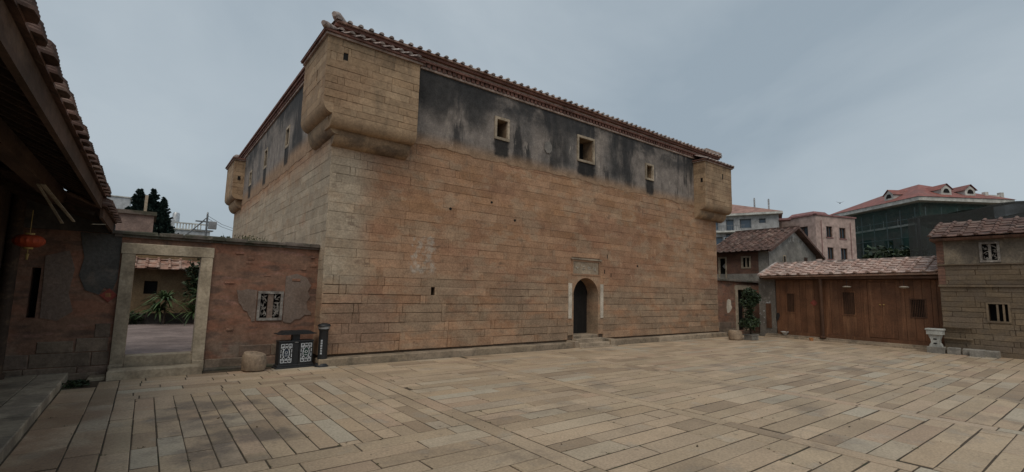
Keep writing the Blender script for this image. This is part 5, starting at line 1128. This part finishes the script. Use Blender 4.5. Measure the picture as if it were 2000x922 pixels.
MB().lathe([(.38, 9.0), (.38, 10.1), (.3, 10.25), (.1, 10.3)], (-1.0, 1.2, 0), 16).build('water_tank', 'steel', wb, True)
wb2 = thing('white_block', 'small white rooftop just right of the dark eave', 'building', (-2.9, 60, 0)); MB().box(-.9, .9, 0, 4, 0, 9.9).build('wall', 'white_wall', wb2); MB().box(-1.0, 1.0, -.1, 4.1, 9.9, 10.0).build('roof_slab', 'white_fascia', wb2)
up_ = thing('utility_pole', 'utility pole with crossarms and transformer left of the tower', 'utility pole', (2.45, 32, 0))
MB().tube([(0, 0, 0), (0, 0, 5.55)], [.07, .05], 8).build('pole', 'pole', up_, True); MB().box(-.55, .1, -.04, .04, 5.1, 5.17).build('crossarm', 'pole', up_); MB().box(-.62, .35, -.04, .04, 4.6, 4.66).build('crossarm', 'pole', up_)
MB().bbox(.08, .48, -.16, .16, 4.75, 5.18, .03).build('transformer', 'steel', up_); MB().tube([(-.05, 0, 5.35), (-.85, 0, 4.35)], .03, 6).build('stay_wire', 'pole', up_); MB().tube([(-.12, 0, 5.2), (-.95, 0, 4.3)], .03, 6).build('stay_wire', 'pole', up_)
for z in (5.5, 5.35): MB().tube([(0, 0, z), (.9, 1.5, z-.28), (2.2, 3.5, z-.4)], .012, 5).build('cable', 'pole', up_)
MB().lathe([(.03, 5.55), (.05, 5.6), (.03, 5.7)], (0, 0, 0), 8).build('insulator', 'steel', up_)
bush('leafy_shrub', 'pale leafy treetop behind the utility pole beside the tower', (3.6, 36, 0), (.9, .8, .8), 1100, .12, 'tree', 'leaf', 3.4)
# ================================================================== SMALL DETAILS
b_ = MB(); leaves(b_, (0, 0, .06), (.16, .14, .06), 260, .03)
single(b_, 'kerb_weeds', 'leaf', 'clump of dark weeds in the corner where the terrace meets the gate wall', 'weeds', (-.70, 9.95, -.02))
fl = MB()                                 # scattered leaf litter and tufts in the joints
for _ in range(260):
    x, y = random.uniform(-.4, 19), random.uniform(.8, 9.9)
    a_ = random.uniform(0, 6.28); s_ = random.uniform(.008, .028); p = Vector((x, y, .006)); d = Vector((math.cos(a_), math.sin(a_), random.uniform(0, .5)))*s_; q = Vector((-d.y, d.x, random.uniform(0, .006)))*.5
    fl.add([p-d, p+q, p+d, p-q], [(0, 1, 2, 3)])
tag(fl.build('leaf_litter', 'dead_leaf'), 'small dead leaves scattered over the paving', 'leaf litter', None, 'stuff')
tf = MB()
for _ in range(150):
    q = random.choice(slabs[:260]); ex = random.random() < .5
    x, y = (random.uniform(q[0], q[1]), q[2]) if ex else (q[0], random.uniform(q[2], q[3]))
    leaves(tf, (x, y, .004), (.02, .02, .008), 8, .009)
tag(tf.build('joint_weeds', 'dry'), 'tiny tufts of weed growing in the paving joints', 'weeds', None, 'stuff')
bd = thing('flying_bird', 'small dark bird flying above the pink building', 'bird', (45.8, 14.5, 9.6), R(30))
bb = MB(); bb.tube([(-.16, 0, 0), (-.1, 0, .01), (.02, 0, .015), (.12, 0, .01), (.2, 0, -.005)], [.008, .035, .045, .03, .006], 8).build('body', 'hang', bd, True)
for s_ in (-1, 1): MB().add([(.05, 0, .02), (.08, s_*.14, .10), (.0, s_*.30, .16), (-.06, s_*.12, .07), (-.05, 0, .02), (.05, 0, .01), (.08, s_*.14, .09), (.0, s_*.30, .155), (-.06, s_*.12, .06), (-.05, 0, .01)], [(0, 1, 2, 3, 4), (9, 8, 7, 6, 5), (0, 1, 6, 5), (1, 2, 7, 6), (2, 3, 8, 7), (3, 4, 9, 8)]).build('wing', 'hang', bd)

# ------------------------------------------------------------------ real-world size
for o in scene.objects:
    if o.parent is None and o.type in {'MESH', 'EMPTY'}:
        o.location = o.location*S; o.scale = o.scale*S
